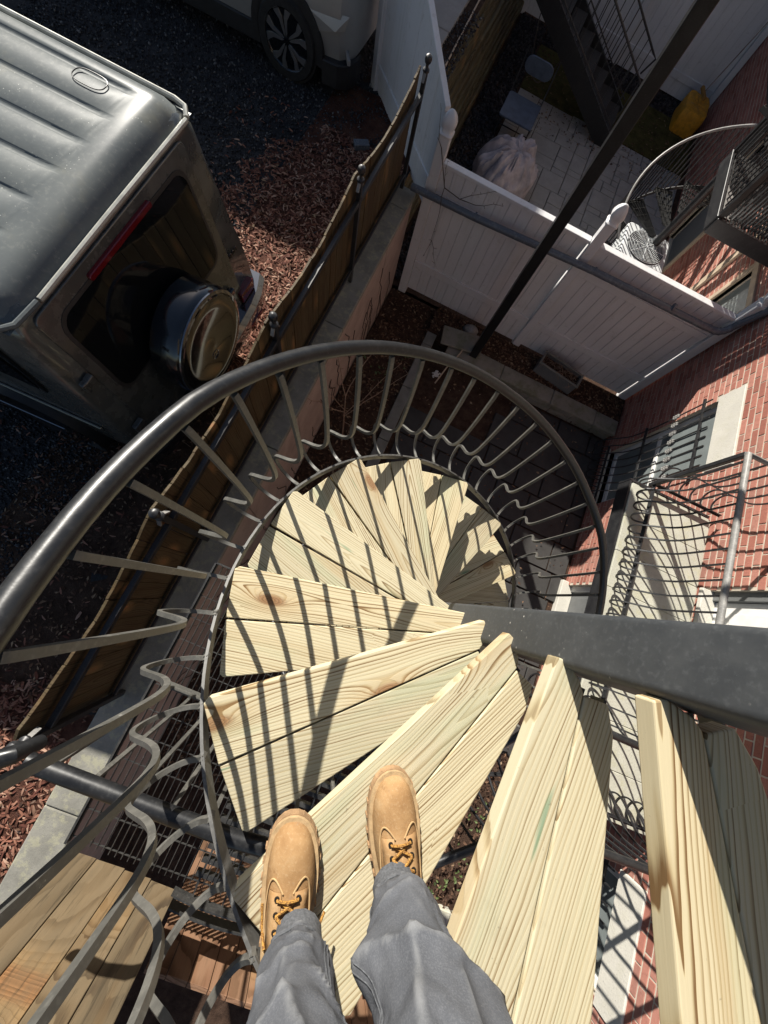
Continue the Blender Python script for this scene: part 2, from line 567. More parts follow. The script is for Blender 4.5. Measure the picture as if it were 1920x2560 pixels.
def part(name, b, mat, parent=None, smooth=False, bevel=0.0, seg=1, origin=None, label=None):
    """ONE mesh object; under a parent its origin sits on the thing's base, or at origin"""
    if parent:
        base = Vector((0, 0, 0))
        q = parent
        while q:
            base += q.location
            q = q.parent
    else:
        base = Vector(origin) if origin is not None else Vector((0, 0, 0))
    org = Vector(origin) if origin is not None else base
    o = bpy.data.objects.new(name, mesh(name, b, org, smooth))
    COL.objects.link(o)
    o.data.materials.append(mat)
    if parent:
        o.parent = parent
        o.location = org - base
    else:
        o.location = org
    if bevel:
        md = o.modifiers.new('bevel', 'BEVEL')
        md.width = bevel
        md.segments = seg
        md.limit_method = 'ANGLE'
        md.angle_limit = R(40)
    if smooth and not bevel:
        sm(o)
    if label:
        o['label'] = label
    return o


def sm(o, ang=38):
    me = o.data
    me.set_sharp_from_angle(angle=R(ang))


def thing(o, label, cat, group=None):
    o['label'] = label
    o['category'] = cat
    if group:
        o['group'] = group
    return o


def kind(o, k):
    o['kind'] = k
    return o


def scatter(name, mat, pts, size, shape='chip', zs=None, parent=None):
    """thousands of loose pieces joined in ONE mesh (numpy)"""
    n = len(pts)
    pts = np.asarray(pts, float)
    sz = rng.uniform(size[0], size[1], n)
    if shape == 'chip':      # bent sliver, two quads
        base = np.array([(-1, -.22, 0), (-1, .22, 0), (0, -.3, .16), (0, .3, .16), (1, -.12, 0), (1, .12, 0)], float)
        faces = [(0, 2, 3, 1), (2, 4, 5, 3)]
    elif shape == 'leaf':
        base = np.array([(-1, 0, 0), (-.2, -.45, .15), (-.2, .45, .22), (1, 0, .1)], float)
        faces = [(0, 1, 3), (0, 3, 2)]
    else:                    # stone, octahedron squashed
        base = np.array([(1, 0, 0), (-.8, .2, 0), (0, .8, .1), (.1, -.9, 0), (.1, .1, .6), (0, 0, -.5)], float)
        faces = [(0, 2, 4), (2, 1, 4), (1, 3, 4), (3, 0, 4), (2, 0, 5), (1, 2, 5), (3, 1, 5), (0, 3, 5)]
    k = len(base)
    a = rng.uniform(0, 2 * math.pi, n)
    tx = rng.normal(0, .5, n) if shape != 'stone' else rng.uniform(0, 6, n)
    ca, sa, ct, st = np.cos(a), np.sin(a), np.cos(tx), np.sin(tx)
    v = base[None] * sz[:, None, None] * rng.uniform(.7, 1.3, (n, k, 1))
    y = v[..., 1] * ct[:, None] - v[..., 2] * st[:, None]
    z = v[..., 1] * st[:, None] + v[..., 2] * ct[:, None]
    x = v[..., 0]
    X = x * ca[:, None] - y * sa[:, None] + pts[:, 0:1]
    Y = x * sa[:, None] + y * ca[:, None] + pts[:, 1:2]
    Z = z + pts[:, 2:3] + sz[:, None] * 0.25
    V = np.stack([X, Y, Z], -1).reshape(-1, 3)
    fl = np.array([i for f in faces for i in f])
    cnt = np.array([len(f) for f in faces])
    L = (fl[None] + (np.arange(n) * k)[:, None]).ravel()
    tot = np.tile(cnt, n)
    st0 = np.concatenate([[0], np.cumsum(tot)[:-1]])
    me = bpy.data.meshes.new(name)
    me.vertices.add(len(V))
    me.vertices.foreach_set('co', V.astype(np.float32).ravel())
    me.loops.add(len(L))
    me.loops.foreach_set('vertex_index', L.astype(np.int32))
    me.polygons.add(len(tot))
    me.polygons.foreach_set('loop_start', st0.astype(np.int32))
    me.polygons.foreach_set('loop_total', tot.astype(np.int32))
    me.update(calc_edges=True)
    me.materials.append(mat)
    o = bpy.data.objects.new(name, me)
    COL.objects.link(o)
    if parent:
        o.parent = parent
    kind(o, 'stuff')
    return o


CAMI = None


def pix(p):
    """where a world point falls in the 1920 x 2560 photograph (only to choose which bricks are worth an object)"""
    global CAMI
    if CAMI is None:
        CAMI = cam.matrix_world.inverted()
    q = CAMI @ Vector(p)
    if q.z > -0.05:
        return (-1e5, -1e5)
    return (960 + 961 * q.x / -q.z, 1280 - 961 * q.y / -q.z)


# ------------------------------------------------------------------ ground
LOT, BED, NY = 1.6, 0.26, 0.2
def sheet(name, x0, x1, y0, y1, z, mat, n=1, amp=0.0, parent=None):
    b = B()
    nx = max(1, int((x1 - x0) / n)) if amp else 1
    ny = max(1, int((y1 - y0) / n)) if amp else 1
    vs = []
    for j in range(ny + 1):
        for i in range(nx + 1):
            vs.append((x0 + (x1 - x0) * i / nx, y0 + (y1 - y0) * j / ny, z + (rng.uniform(-amp, amp) if amp else 0)))
    fs = [(j * (nx + 1) + i, j * (nx + 1) + i + 1, (j + 1) * (nx + 1) + i + 1, (j + 1) * (nx + 1) + i) for j in range(ny) for i in range(nx)]
    b.add(vs, fs)
    return kind(part(name, b, mat, smooth=bool(amp)), 'structure')


sheet('ground', -120, 120, -120, 120, -0.25, M['lot'])
sheet('courtyard', -1.3, 3.6, -20, 5.07, 0.0, M['soil'])
sheet('neighbour_yard', -1.3, 3.6, 5.07, 30, NY - 0.03, M['soil'])
lot = sheet('parking_lot', -60, -1.20, -40, 6.55, LOT, M['lot'])
sheet('parking_lot', -60, -2.40, 6.55, 60, LOT, M['lot'])
sheet('mulch_bed', -2.6, -1.27, -4.5, -1.7, LOT + 0.012, M['mulchbed'], 0.22, 0.012)
sheet('mulch_bed', -2.6, -1.22, 1.9, 6.4, LOT + 0.012, M['mulchbed'], 0.22, 0.012)
sheet('soil_strip', -2.9, -1.22, -1.7, 1.9, LOT + 0.010, M['soil'], 0.2, 0.012)

def inside(n, x0, x1, y0, y1, z, cond=None):
    p = np.stack([rng.uniform(x0, x1, n), rng.uniform(y0, y1, n), np.full(n, z)], -1)
    if cond is not None:
        p = p[[bool(cond(a, b)) for a, b in p[:, :2]]]
    return p

def mulch_zone(x, y):
    if -1.75 + 0.2 * math.sin(x * 6) < y < 1.9 + 0.25 * math.sin(x * 4):
        return False
    e = -2.35 - 0.75 * math.exp(-((y - 3.9) / 1.1) ** 2) + 0.12 * math.sin(y * 5) + 0.1 * math.sin(y * 11.3)
    return x > e
scatter('mulch_chips', M['mulch'], inside(30000, -3.5, -1.27, -3.5, 5.5, LOT + 0.018, lambda x, y: mulch_zone(x, y) or random.random() < 0.05), (0.014, 0.034))
scatter('fallen_leaves', M['leaf'], inside(2200, -3.6, -1.27, -3.5, 5.6, LOT + 0.028, mulch_zone), (0.014, 0.03), 'leaf')
scatter('leaf_litter', M['leaf'], inside(3800, -2.9, -1.27, -1.8, 2.2, LOT + 0.02), (0.010, 0.026), 'leaf')
scatter('gravel', M['gravel'], inside(26000, -6.2, -1.35, 3.0, 9.0, LOT + 0.004, lambda x, y: (not mulch_zone(x, y) or random.random() < 0.15) and y > 3.2 - 0.2 * x - 1.2 or (x > -2.5 and y > 5.0)), (0.010, 0.024), 'stone')
scatter('gravel', M['gravel'], inside(15000, -4.6, -2.4, -3.2, 1.0, LOT + 0.004, lambda x, y: not mulch_zone(x, y) or random.random() < 0.08), (0.010, 0.022), 'stone')

# courtyard planting bed, its litter and the slab floor
bed = B()
for (x0, x1, y0, y1) in ((-0.97, -0.12, -3.0, 5.02), (-0.12, 3.48, 4.52, 5.02)):
    bed.box(x0, x1, y0, y1, 0.0, BED - 0.10 if x1 < 0 else BED)
kind(part('planting_bed', bed, M['soil']), 'structure')
scatter('leaf_litter', M['leaf'], np.concatenate([
    inside(5200, -0.95, -0.12, -2.6, 5.0, BED - 0.095), inside(3000, -0.12, 3.45, 4.55, 5.0, BED + 0.004),
    inside(900, 2.2, 3.45, -3.2, -1.0, 0.05), inside(2600, 0.0, 3.4, -3.2, 4.3, 0.05, lambda x, y: random.random() < 0.25 or y < -1.2 or y > 3.7)]), (0.012, 0.036), 'leaf')
fl = bpy.data.objects['courtyard']
jy = -1.0
row = 0
while jy < 4.2:
    h = random.choice((0.42, 0.5, 0.58))
    jx = 0.12 + (0.0 if row % 2 else -0.05)
    while jx < 3.42:
        w = min(random.choice((0.45, 0.6, 0.72)), 3.46 - jx)
        if w > 0.15 and not (jy > 3.2 and jx < 1.4):
            b = B().box(jx + 0.012, jx + w - 0.012, jy + 0.012, min(jy + h, 4.26) - 0.012, -0.02, 0.03 + random.uniform(-.006, .006))
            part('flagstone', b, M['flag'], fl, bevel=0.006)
        jx += w
    jy += h
    row += 1

# ------------------------------------------------------------------ retaining wall between lot and yard
rw = empty('retaining_wall', (-1.0, 1.0, 0), 'pinkish rendered retaining wall with a grey cap below the wooden fence', 'wall')
b = B()
yy = -6.0
while yy < 5.0:
    y1 = min(yy + random.uniform(1.1, 1.6), 5.05)
    b = B().box(-1.19, -0.985 + random.uniform(-.004, .004), yy + .003, y1 - .003, 0.0, 1.655)
    part('wall_panel', b, M['stucco'], rw, bevel=0.006)
    yy = y1
yy = -6.0
while yy < 5.0:
    y1 = min(yy + random.uniform(1.5, 2.2), 5.05)
    b = B().box(-1.262, -0.965, yy + .004, y1 - .004, 1.655, 1.735 + random.uniform(-.004, .004))
    part('cap_slab', b, M['wallcap'], rw, bevel=0.010, seg=2)
    yy = y1
b = B()
for k in range(26):          # dead creeper stems on the render
    y = random.uniform(-1.5, 4.8)
    pts = []
    z = 0.16
    while z < random.uniform(0.7, 1.7):
        pts.append((-0.975, y, z))
        y += random.uniform(-.09, .05)
        z += 0.12
    if len(pts) > 2:
        b.tube(pts, 0.005, 4)
part('creeper_stem', b, M['vine'], rw)

# wooden fence on the wall
wf = empty('wooden_fence', (-1.2, 1.0, 1.735), 'brown board fence with a scalloped top standing on the retaining wall', 'fence')
FP = [-1.40, 0.045, 1.71, 3.38, 5.0]
def scallop(y):
    for a, c in zip(FP[:-1], FP[1:]):
        if a <= y <= c:
            t = (y - a) / (c - a)
            return 2.90 - 0.13 * (1 - abs(2 * t - 1) ** 1.6)
    return 2.86
y = -1.42
while y < 4.96:
    w = random.uniform(0.132, 0.148)
    y1 = min(y + w, 5.02)
    dx = random.uniform(-.004, .004)
    z0 = 1.76
    b = B()
    ys = [y + .002, (y + y1) / 2, y1 - .002]
    poly = [(ys[0], z0), (ys[2], z0)] + [(q, scallop(q) + random.uniform(-.006, .006)) for q in ys[::-1]]
    b.prism(poly, -1.225 + dx, -1.205 + dx, 'X')
    part('board', b, M['fence_wood'], wf, origin=(-1.215, (y + y1) / 2, 1.76), bevel=0.002)
    y = y1
b = B().box(-1.204, -1.180, -1.42, 5.0, 1.79, 1.88)
part('bottom_rail', b, M['fence_wood'], wf, bevel=0.004)

# black iron fence posts with ball finials in front of the boards
ifn = empty('iron_fence', (-1.12, 1.0, 1.735), 'black iron rail fence with ball finial posts in front of the brown boards', 'fence')
for y in FP:
    b = B().box(-1.178, -1.134, y - .022, y + .022, 1.735, 2.87)
    pst = part('fence_post', b, M['black'], ifn, bevel=0.004)
    b = B().lathe([(.034, 2.871), (.034, 2.888), (.016, 2.902), (.014, 2.92), (.030, 2.938), (.037, 2.962), (.030, 2.986), (.01, 3.0)], (-1.156, y, 0), 14)
    part('finial', b, M['black'], pst, smooth=True)
    b = B()
    for s in (-1, 1):
        b.obox((-1.156, y + s * .034, 2.84), (.014, .006, .04), 0, s * 0.5)
    part('bracket', b, M['galv'], pst)
b = B()
for a, c in zip(FP[:-1], FP[1:]):
    b.box(-1.176, -1.136, a + .024, c - .024, 2.66, 2.71)
part('top_rail', b, M['black'], ifn, bevel=0.003)
b = B()
for a, c in zip(FP[:-1], FP[1:]):
    b.box(-1.160, -1.136, a + .024, c - .024, 1.90, 1.93)
part('lower_rail', b, M['black'], ifn, bevel=0.003)

# ------------------------------------------------------------------ white vinyl fence between the yards (Y = 5.07)
def vinyl_fence(name, label, p0, p1, z0, ztop, posts, groove, mat, capz=0.42, slat=0.152, group=None, postcap=True, drop=0.0):
    """panel of tongue-and-groove slats between rails, capped posts; runs p0 -> p1 in plan"""
    t = empty(name, (p0[0], p0[1], z0), label, 'fence', group)
    d = Vector((p1[0] - p0[0], p1[1] - p0[1], 0))
    Ln = d.length
    d.normalize()
    a = math.atan2(d.y, d.x)
    mt = Matrix.Translation((p0[0], p0[1], 0)) @ Matrix.Rotation(a, 4, 'Z')
    def bx(l0, l1, n0, n1, za, zb):
        b = B()
        return b.add([mt @ Vector((l, n, z)) for z in (za, zb) for n in (n0, n1) for l in (l0, l1)],
                     [(0, 2, 3, 1), (4, 5, 7, 6), (0, 1, 5, 4), (2, 6, 7, 3), (0, 4, 6, 2), (1, 3, 7, 5)])
    for q in posts:
        b = bx(q - .064, q + .064, -.064, .064, z0 - .1, ztop + .24)
        po = part('fence_post', b, mat, t, bevel=0.008, seg=2)
        if postcap:
            b = B()
            c = mt @ Vector((q, 0, ztop + .241))
            rot = Matrix.Rotation(a + math.pi / 4, 4, 'Z')
            prof = [(.074, 0), (.078, .008), (.078, .024), (.060, .036), (.056, .050), (.070, .068), (.080, .095), (.079, .125), (.066, .165), (.044, .20), (.020, .222), (.006, .228)]
            rings = []
            for r_, h_ in prof:
                ring = []
                for k in range(20):
                    an = k * 2 * math.pi / 20
                    ca_, sa_ = math.cos(an), math.sin(an)
                    q_ = (abs(ca_) ** 6 + abs(sa_) ** 6) ** (-1 / 6)
                    v = Matrix.Rotation(a, 4, 'Z') @ Vector((r_ * q_ * ca_, r_ * q_ * sa_ * (0.75 if h_ > .05 else 1), h_))
                    ring.append(c + v)
                rings.append(ring)
            b.rings(rings)
            part('post_cap', b, mat, po, smooth=True)
    for qa, qb in zip(posts[:-1], posts[1:]):
        l0, l1 = qa + .068, qb - .073
        for (za, zb, th) in ((ztop - .04, ztop, .046), (groove - .06, groove + .06, .030), (ztop - capz - .05, ztop - capz + .05, .030)):
            part('rail', bx(l0, l1, -th, th, za, zb), mat, t, bevel=0.006, seg=2)
        l = l0
        while l < l1 - .02:
            e = min(l + slat, l1)
            sl_ = bx(l + .003, e - .003, -.011, .011, z0, ztop - .03)
            tg = bx(l - .0025 if l > l0 else l, e - .0035, .000, .004, z0 + .004, ztop - .034)
            part('slat', sl_.add(tg.v, tg.f), mat, t, bevel=0.003)
            l = e
    return t

vinyl_fence('vinyl_fence', 'white vinyl board fence across the courtyard with spade-topped posts and a drain pipe',
            (-0.80, 5.07), (3.42, 5.07), 0.28, 2.20, [0.0, 2.12, 4.20], 0.76, M['vinyl'], capz=0.40)

# grey downpipe carried along the fence
dp = empty('drain_pipe', (1.2, 4.93, 1.95), 'grey round drain pipe running along the white fence to the house', 'pipe')
pts = [(-1.02, 4.93, 1.86), (-0.15, 4.93, 1.885), (1.5, 4.93, 1.985), (3.05, 4.93, 2.02), (3.22, 4.93, 2.03)]
b = B().tube(pts, 0.041, 16)
part('pipe', b, M['downpipe'], dp, smooth=True)
b = B()
el = []
for k in range(9):
    a = k / 8 * R(70)
    el.append((3.22 + 0.16 * math.sin(a), 4.93 + 0.16 * (1 - math.cos(a)) * 0.45, 2.03 + 0.16 * (1 - math.cos(a))))
rr = [0.043 + (0.004 if k % 2 else -0.002) for k in range(9)]
b.tube(el, rr, 16)
b.tube([el[-1], (3.455, 4.99, 2.45), (3.46, 4.99, 4.5)], 0.041, 14)
part('elbow', b, M['downpipe'], dp, smooth=True)
b = B()
for x in (-0.15, 1.5, 2.6):
    b.tube([(x - .012, 4.93, 1.90 + (x + .15) * .055), (x + .012, 4.93, 1.90 + (x + .15) * .055)], 0.045, 16)
part('coupling', b, M['downpipe'], dp, smooth=True)

# glossy fence panel standing skew beyond the corner, its top climbing away
vf = empty('vinyl_fence', (-1.4, 5.8, LOT), 'glossy bluish white fence panel standing skew behind the end of the wooden fence', 'fence')
fa, fb = Vector((-0.88, 5.19, 0)), Vector((-2.12, 6.52, 0))
fd = (fb - fa).normalized()
fn = Vector((-fd.y, fd.x, 0))
fl_ = (fb - fa).length
def ftop(l):
    return 2.60 + .44 * l
def fbox(l0, l1, n0, n1, z00, z01, z10, z11):
    p = []
    for (l, za, zb) in ((l0, z00, z01), (l1, z10, z11)):
        for n_ in (n0, n1):
            for z in (za, zb):
                q = fa + fd * l + fn * n_
                p.append((q.x, q.y, z))
    return B().add(p, [(0, 1, 3, 2), (4, 6, 7, 5), (0, 4, 5, 1), (2, 3, 7, 6), (0, 2, 6, 4), (1, 5, 7, 3)])
l = 0.0
while l < fl_ - .05:
    e = min(l + .31, fl_)
    part('slat', fbox(l + .003, e - .003, -.012, .012, LOT - .05, ftop(l) - .03, LOT - .05, ftop(e) - .03), M['vinyl_old'], vf, bevel=.003)
    l = e
part('rail', fbox(0, fl_, -.034, .034, ftop(0) - .05, ftop(0), ftop(fl_) - .05, ftop(fl_)), M['vinyl'], vf, bevel=.006, seg=2)
part('rail', fbox(0, fl_, -.030, .030, LOT + .16, LOT + .28, LOT + .16, LOT + .28), M['vinyl_old'], vf, bevel=.006, seg=2)
part('fence_post', fbox(fl_, fl_ + .13, -.065, .065, LOT - .1, 3.4, LOT - .1, 3.4), M['vinyl_old'], vf, bevel=.008, seg=2)
pts = [tuple(fa + fd * q - fn * .05 + Vector((0, 0, ftop(q) - .10 - .03 * math.sin(q * 9)))) for q in [i * .12 for i in range(12)]]
part('string_light', B().tube(pts, .004, 5), M['vine'], vf)
for q in (.08, .42, .78, 1.12):
    c = fa + fd * q - fn * .052
    part('clip', B().obox((c.x, c.y, ftop(q) - .11), (.012, .012, .016), .7), M['black'], vf)

# ------------------------------------------------------------------ brick houses, one row
BH, BL, JT = 0.057, 0.198, 0.012
def brick_house(name, label, y0, y1, openings, ztop, nparts, lintels):
    t = empty(name, (3.5, (y0 + y1) / 2, 0), label, 'house')
    # mortar core, split round the openings
    ys = sorted(set([y0, y1] + [q for o in openings for q in o[:2]]))
    core = B()
    for a, c in zip(ys[:-1], ys[1:]):
        m = (a + c) / 2
        zs = [(z0, z1) for (p, q, z0, z1) in openings if p < m < q]
        zs.sort()
        z = -0.2
        for z0, z1 in zs:
            if z0 > z:
                core.box(3.5045, 3.82, a, c, z, z0)
            z = z1
        core.box(3.5045, 3.82, a, c, z, ztop)
    wall = part('wall', core, M['mortar'], t)
    holes = [(a, c, z0, z1) for (a, c, z0, z1) in openings] + lintels
    cells = []
    z = 0.0
    row = 0
    while z < min(ztop, 4.4) - BH:
        y = y0 - (BL + JT) * (0.5 if row % 2 else 0.0)
        while y < y1:
            a, c = max(y, y0 + .002), min(y + BL, y1 - .002)
            segs = [(a, c)]
            for (p, q, z0, z1) in holes:
                if z + BH > z0 + .01 and z < z1 - .01:
                    ns = []
                    for (u, w) in segs:
                        if w <= p or u >= q:
                            ns.append((u, w))
                        else:
                            if u < p - .03:
                                ns.append((u, p - .004))
                            if w > q + .03:
                                ns.append((q + .004, w))
                    segs = ns
            for (u, w) in segs:
                if w - u > 0.03:
                    cells.append((u, w, z))
            y += BL + JT
        z += BH + JT
        row += 1
    vis = []
    for i, (u, w, z) in enumerate(cells):
        p = pix((3.5, (u + w) / 2, z + .03))
        vis.append((4.0 - z if (0 < p[0] < 1920 and 0 < p[1] < 2560) else 99, i))
    vis.sort()
    single = set(i for s_, i in vis[:nparts] if s_ < 90)
    rest = B()
    cache = {}
    def bk(u, w, z, dx, tw):
        bb = B().box(3.500 + dx, 3.51, u, w, z + tw, z + BH + tw)
        return bb
    for i, (u, w, z) in enumerate(cells):
        dx = random.uniform(-.0025, .0015)
        if i in single:
            L = round(w - u, 3)
            if L not in cache:
                cache[L] = mesh('brick', B().box(0, .012, -L / 2, L / 2, 0, BH))
                cache[L].materials.append(M['brick'])
            o = put('brick', cache[L], None, t, (3.500 + dx, (u + w) / 2, z), (random.uniform(-.008, .008), 0, random.uniform(-.006, .006)))
            md = o.modifiers.new('bevel', 'BEVEL')
            md.width = 0.0025
            md.segments = 1
        else:
            bb = bk(u, w, z, dx, random.uniform(-.002, .002))
            rest.add(bb.v, bb.f)
    o = part('brickwork', rest, M['brick'], t)
    kind(o, 'stuff')
    for (a, c, z0, z1) in lintels:
        part('lintel', B().box(3.482, 3.53, a, c, z0, z1), M['stone'], t, bevel=0.006)
    return t

W1, W2 = (3.0, 3.98, 0.22, 2.03), (-2.1, -1.2, 0.22, 2.0)
D0, D1 = (0.55, 1.60, 0.0, 2.0), (0.45, 1.50, 2.30, 4.35)
hs = brick_house('brick_house', 'red brick row house beside the stair, with barred window and two doors', -3.4, 5.06, [W1, W2, D0, D1], 6.6, 300,
                 [(2.95, 4.02, 2.03, 2.34), (-2.15, -1.15, 2.0, 2.28), (0.40, 1.62, 2.0, 2.145)])

def window(parent, op, mat):
    a, c, z0, z1 = op
    b = B()
    for (p, q, r0, r1) in ((a, a + .07, z0, z1), (c - .07, c, z0, z1), (a + .07, c - .07, z0, z0 + .07), (a + .07, c - .07, z1 - .07, z1), (a + .07, c - .07, (z0 + z1) / 2 - .025, (z0 + z1) / 2 + .025)):
        b.box(3.575, 3.64, p, q, r0, r1)
    w = part('window', b, M['whitepaint'], parent, bevel=0.004)
    part('pane', B().box(3.60, 3.612, a + .06, c - .06, z0 + .06, z1 - .06), mat, w)
    part('sill', B().box(3.47, 3.60, a - .06, c + .06, z0 - .09, z0), M['stone'], w, bevel=0.006)
    return w
window(hs, W1, M['pane'])
window(hs, W2, M['pane'])
a, c, z0, z1 = D0
b = B().box(3.56, 3.62, a, a + .08, z0, z1).box(3.56, 3.62, c - .08, c, z0, z1).box(3.56, 3.62, a + .08, c - .08, z1 - .08, z1)
fr = part('door_frame', b, M['whitepaint'], hs, bevel=0.004)
dr = part('door', B().box(3.60, 3.645, a + .082, c - .082, z0 + .02, z1 - .082), M['darkdoor'], hs, bevel=0.004)
for (p, q, r0, r1) in ((a + .17, c - .17, 0.25, 0.85), (a + .17, c - .17, 1.0, 1.75)):
    part('panel', B().box(3.592, 3.602, p, q, r0, r1), M['darkdoor'], dr, bevel=0.004)
part('kick_plate', B().box(3.588, 3.5985, a + .62, a + .74, 0.95, 1.10), M['galv'], dr)
part('threshold', B().box(3.40, 3.60, a - .05, c + .05, 0.0, 0.10), M['stone'], hs, bevel=0.006)
a, c, z0, z1 = D1
b = B().box(3.54, 3.62, a, a + .09, z0, z1).box(3.54, 3.62, c - .09, c, z0, z1).box(3.54, 3.62, a + .09, c - .09, z1 - .09, z1)
part('door_frame', b, M['darkdoor'], hs, bevel=0.004)
dr = part('door', B().box(3.58, 3.625, a + .092, c - .092, z0 + .02, z1 - .092), M['whitepaint'], hs, bevel=0.004)
for (r0, r1) in ((2.5, 3.1), (3.3, 4.1)):
    part('panel', B().box(3.572, 3.582, a + .2, c - .2, r0, r1), M['whitepaint'], dr, bevel=0.004)
part('step', B().box(3.42, 3.58, a, c, 2.30, 2.345), M['stone'], hs, bevel=0.005)
part('cornice', B().box(3.40, 3.9, -3.4, 5.06, 6.602, 6.8), M['stone'], hs)
part('roof', B().box(3.5, 12, -3.4, 5.06, 6.803, 6.9), M['asphaltroof'], hs)

NW = (8.1, 9.1, NY, 2.1)
nh = brick_house('brick_house', 'red brick house of the next yard, tan-trimmed opening behind the black stair', 5.07, 13.2, [NW, (5.35, 6.05, 1.55, 2.15)], 6.6, 250, [])
b = B().box(3.47, 3.56, 8.0, 8.1, NY, 2.16).box(3.47, 3.56, 9.1, 9.2, NY, 2.16).box(3.47, 3.56, 8.1, 9.1, 2.1, 2.2)
part('door_frame', b, M['tanpaint'], nh, bevel=0.004)
part('door', B().box(3.58, 3.62, 8.1, 9.1, NY, 2.1), M['darkdoor'], nh)
b = B().box(3.47, 3.56, 5.27, 5.35, 1.47, 2.23).box(3.47, 3.56, 6.05, 6.13, 1.47, 2.23).box(3.47, 3.56, 5.35, 6.05, 2.15, 2.23).box(3.45, 3.56, 5.35, 6.05, 1.47, 1.55)
wn_ = part('window', b, M['tanpaint'], nh, bevel=0.004)
part('pane', B().box(3.58, 3.59, 5.35, 6.05, 1.55, 2.15), M['pane'], wn_)
part('trim', B().box(3.46, 3.499, 6.6, 6.72, 0.2, 2.3), M['tanpaint'], nh, bevel=0.004)
part('roof', B().box(3.5, 12, 5.07, 13.2, 6.803, 6.9), M['asphaltroof'], nh)


# ------------------------------------------------------------------ the spiral stair
SC = Vector((0.576, 0.091, 0.0))
RISE, STEP, NB = 0.1971, 24.5, 7.6
def theta(k):
    return 192 - STEP * (k - 2)
def kz(k):           # top of tread k (k counts downwards, 0 is the tread stood on)
    d = {-1: 0.776, -2: 0.546, -3: 0.30, -4: 0.10}.get(k, 1 + RISE * k)
    return CAMZ - d
def line_z(ph):      # nosing line height at plan angle ph (degrees)
    return CAMZ - (1 + RISE * (2 + (192 - ph) / STEP))
HT = [(-200, .868), (36, .867), (50, .867), (64, .846), (82, .839), (104, .841), (126, .859), (141, .874), (160, .89), (172, .902), (180, .888), (192, .876), (400, .87)]
def rail_h(ph):
    for (a, ha), (c, hc) in zip(HT[:-1], HT[1:]):
        if a <= ph <= c:
            return ha + (hc - ha) * (ph - a) / (c - a)
    return .87

ss = empty('spiral_staircase', (SC.x, SC.y, 0), 'spiral staircase of pale new pine treads with charcoal pole and curved iron balusters', 'staircase')
KLO, KHI = -4, 22
def smooth_path(pts, n):
    P_ = [Vector(p) for p in pts]
    out = []
    for i in range(len(P_) - 1):
        p0 = P_[max(i - 1, 0)]
        p1, p2 = P_[i], P_[i + 1]
        p3 = P_[min(i + 2, len(P_) - 1)]
        for j in range(n):
            t = j / n
            out.append(0.5 * ((2 * p1) + (p2 - p0) * t + (2 * p0 - 5 * p1 + 4 * p2 - p3) * t * t + (3 * p1 - p0 - 3 * p2 + p3) * t ** 3))
    out.append(P_[-1])
    return out

# central pole
PX, PY, PH, PRD = SC.x + .012, SC.y + .029, .0605, .015
poly = []
for (cx, cy, a0) in ((PH - PRD, PH - PRD, 0), (PRD - PH, PH - PRD, 90), (PRD - PH, PRD - PH, 180), (PH - PRD, PRD - PH, 270)):
    for k in range(7):
        a = R(a0 + 15 * k)
        poly.append((PX + cx + PRD * math.cos(a), PY + cy + PRD * math.sin(a)))
po = part('pole', B().prism(poly, 0.0, 6.7), M['pole'], ss, smooth=True)
po.data.set_sharp_from_angle(angle=R(40))
b = B().box(SC.x - .12, SC.x + .14, SC.y - .12, SC.y + .14, 0.0, 0.035)
part('base_plate', b, M['black'], ss, bevel=0.004)

# two tapered boards make a tread; tread frame: x outwards, y towards the next tread down
TH = 0.038
polyA = [(.022, -.060), (.858, -.064), (.872, -.052), (.858, .109), (.064, .020), (.045, .006), (.020, -.035)]
polyB = [(.068, .0245), (.857, .1145), (.828, .282), (.815, .290), (.115, .112), (.06, .080)]
def board(name, poly):
    return mesh(name, B().prism(poly, -TH, 0.0))
mA, mB = board('tread_board', polyA), board('tread_board', polyB)
for me in (mA, mB):
    me.materials.append(M['new_wood'])
brk = B()
brk.box(.05, .868, -.004, .002, -.080, -TH - .002)
brk.box(.05, .868, .003, .05, -TH - .008, -TH - .002)
brk.add([(.05, .10, -TH - .003), (.83, .262, -TH - .003), (.83, .268, -TH - .003), (.05, .106, -TH - .003), (.05, .10, -.085), (.83, .262, -.085), (.83, .268, -.085), (.05, .106, -.085)],
        [(0, 1, 2, 3), (4, 7, 6, 5), (0, 4, 5, 1), (1, 5, 6, 2), (2, 6, 7, 3), (3, 7, 4, 0)])
mK = mesh('tread_bracket', brk)
mK.materials.append(M['black'])
for k in range(KLO, KHI + 1):
    th = R(theta(k))
    z = kz(k)
    for me in (mA, mB):
        o = put('tread_board', me, None, ss, (SC.x, SC.y, z + random.uniform(-.002, .001)), (random.uniform(-.004, .004), random.uniform(-.003, .003), th + random.uniform(-.004, .004)))
        md = o.modifiers.new('bevel', 'BEVEL')
        md.width = 0.003
        md.segments = 2
        md.limit_method = 'ANGLE'
        md.angle_limit = R(30)
    put('tread_bracket', mK, None, ss, (SC.x, SC.y, z), (0, 0, th))

# stringer band
P0, P1 = theta(KHI), theta(KLO) + 14
def stringer_path():
    ph = P0
    while ph <= P1:
        yield ph
        ph += 3.5
pts = [(SC.x + .8835 * math.cos(R(p)), SC.y + .8835 * math.sin(R(p)), line_z(p) - .020) for p in stringer_path()]
b = B().bar(pts, (0, 0, 1), 0.046, 0.0085)
part('stringer', b, M['string'], ss)

# handrail
RR = 0.905
pts = []
ph = P0
while ph <= P1:
    pts.append((SC.x + RR * math.cos(R(ph)), SC.y + RR * math.sin(R(ph)), line_z(ph) + rail_h(ph)))
    ph += 3.0
b = B().tube(pts, 0.0180, 16)
part('handrail', b, M['rail'], ss, smooth=True)

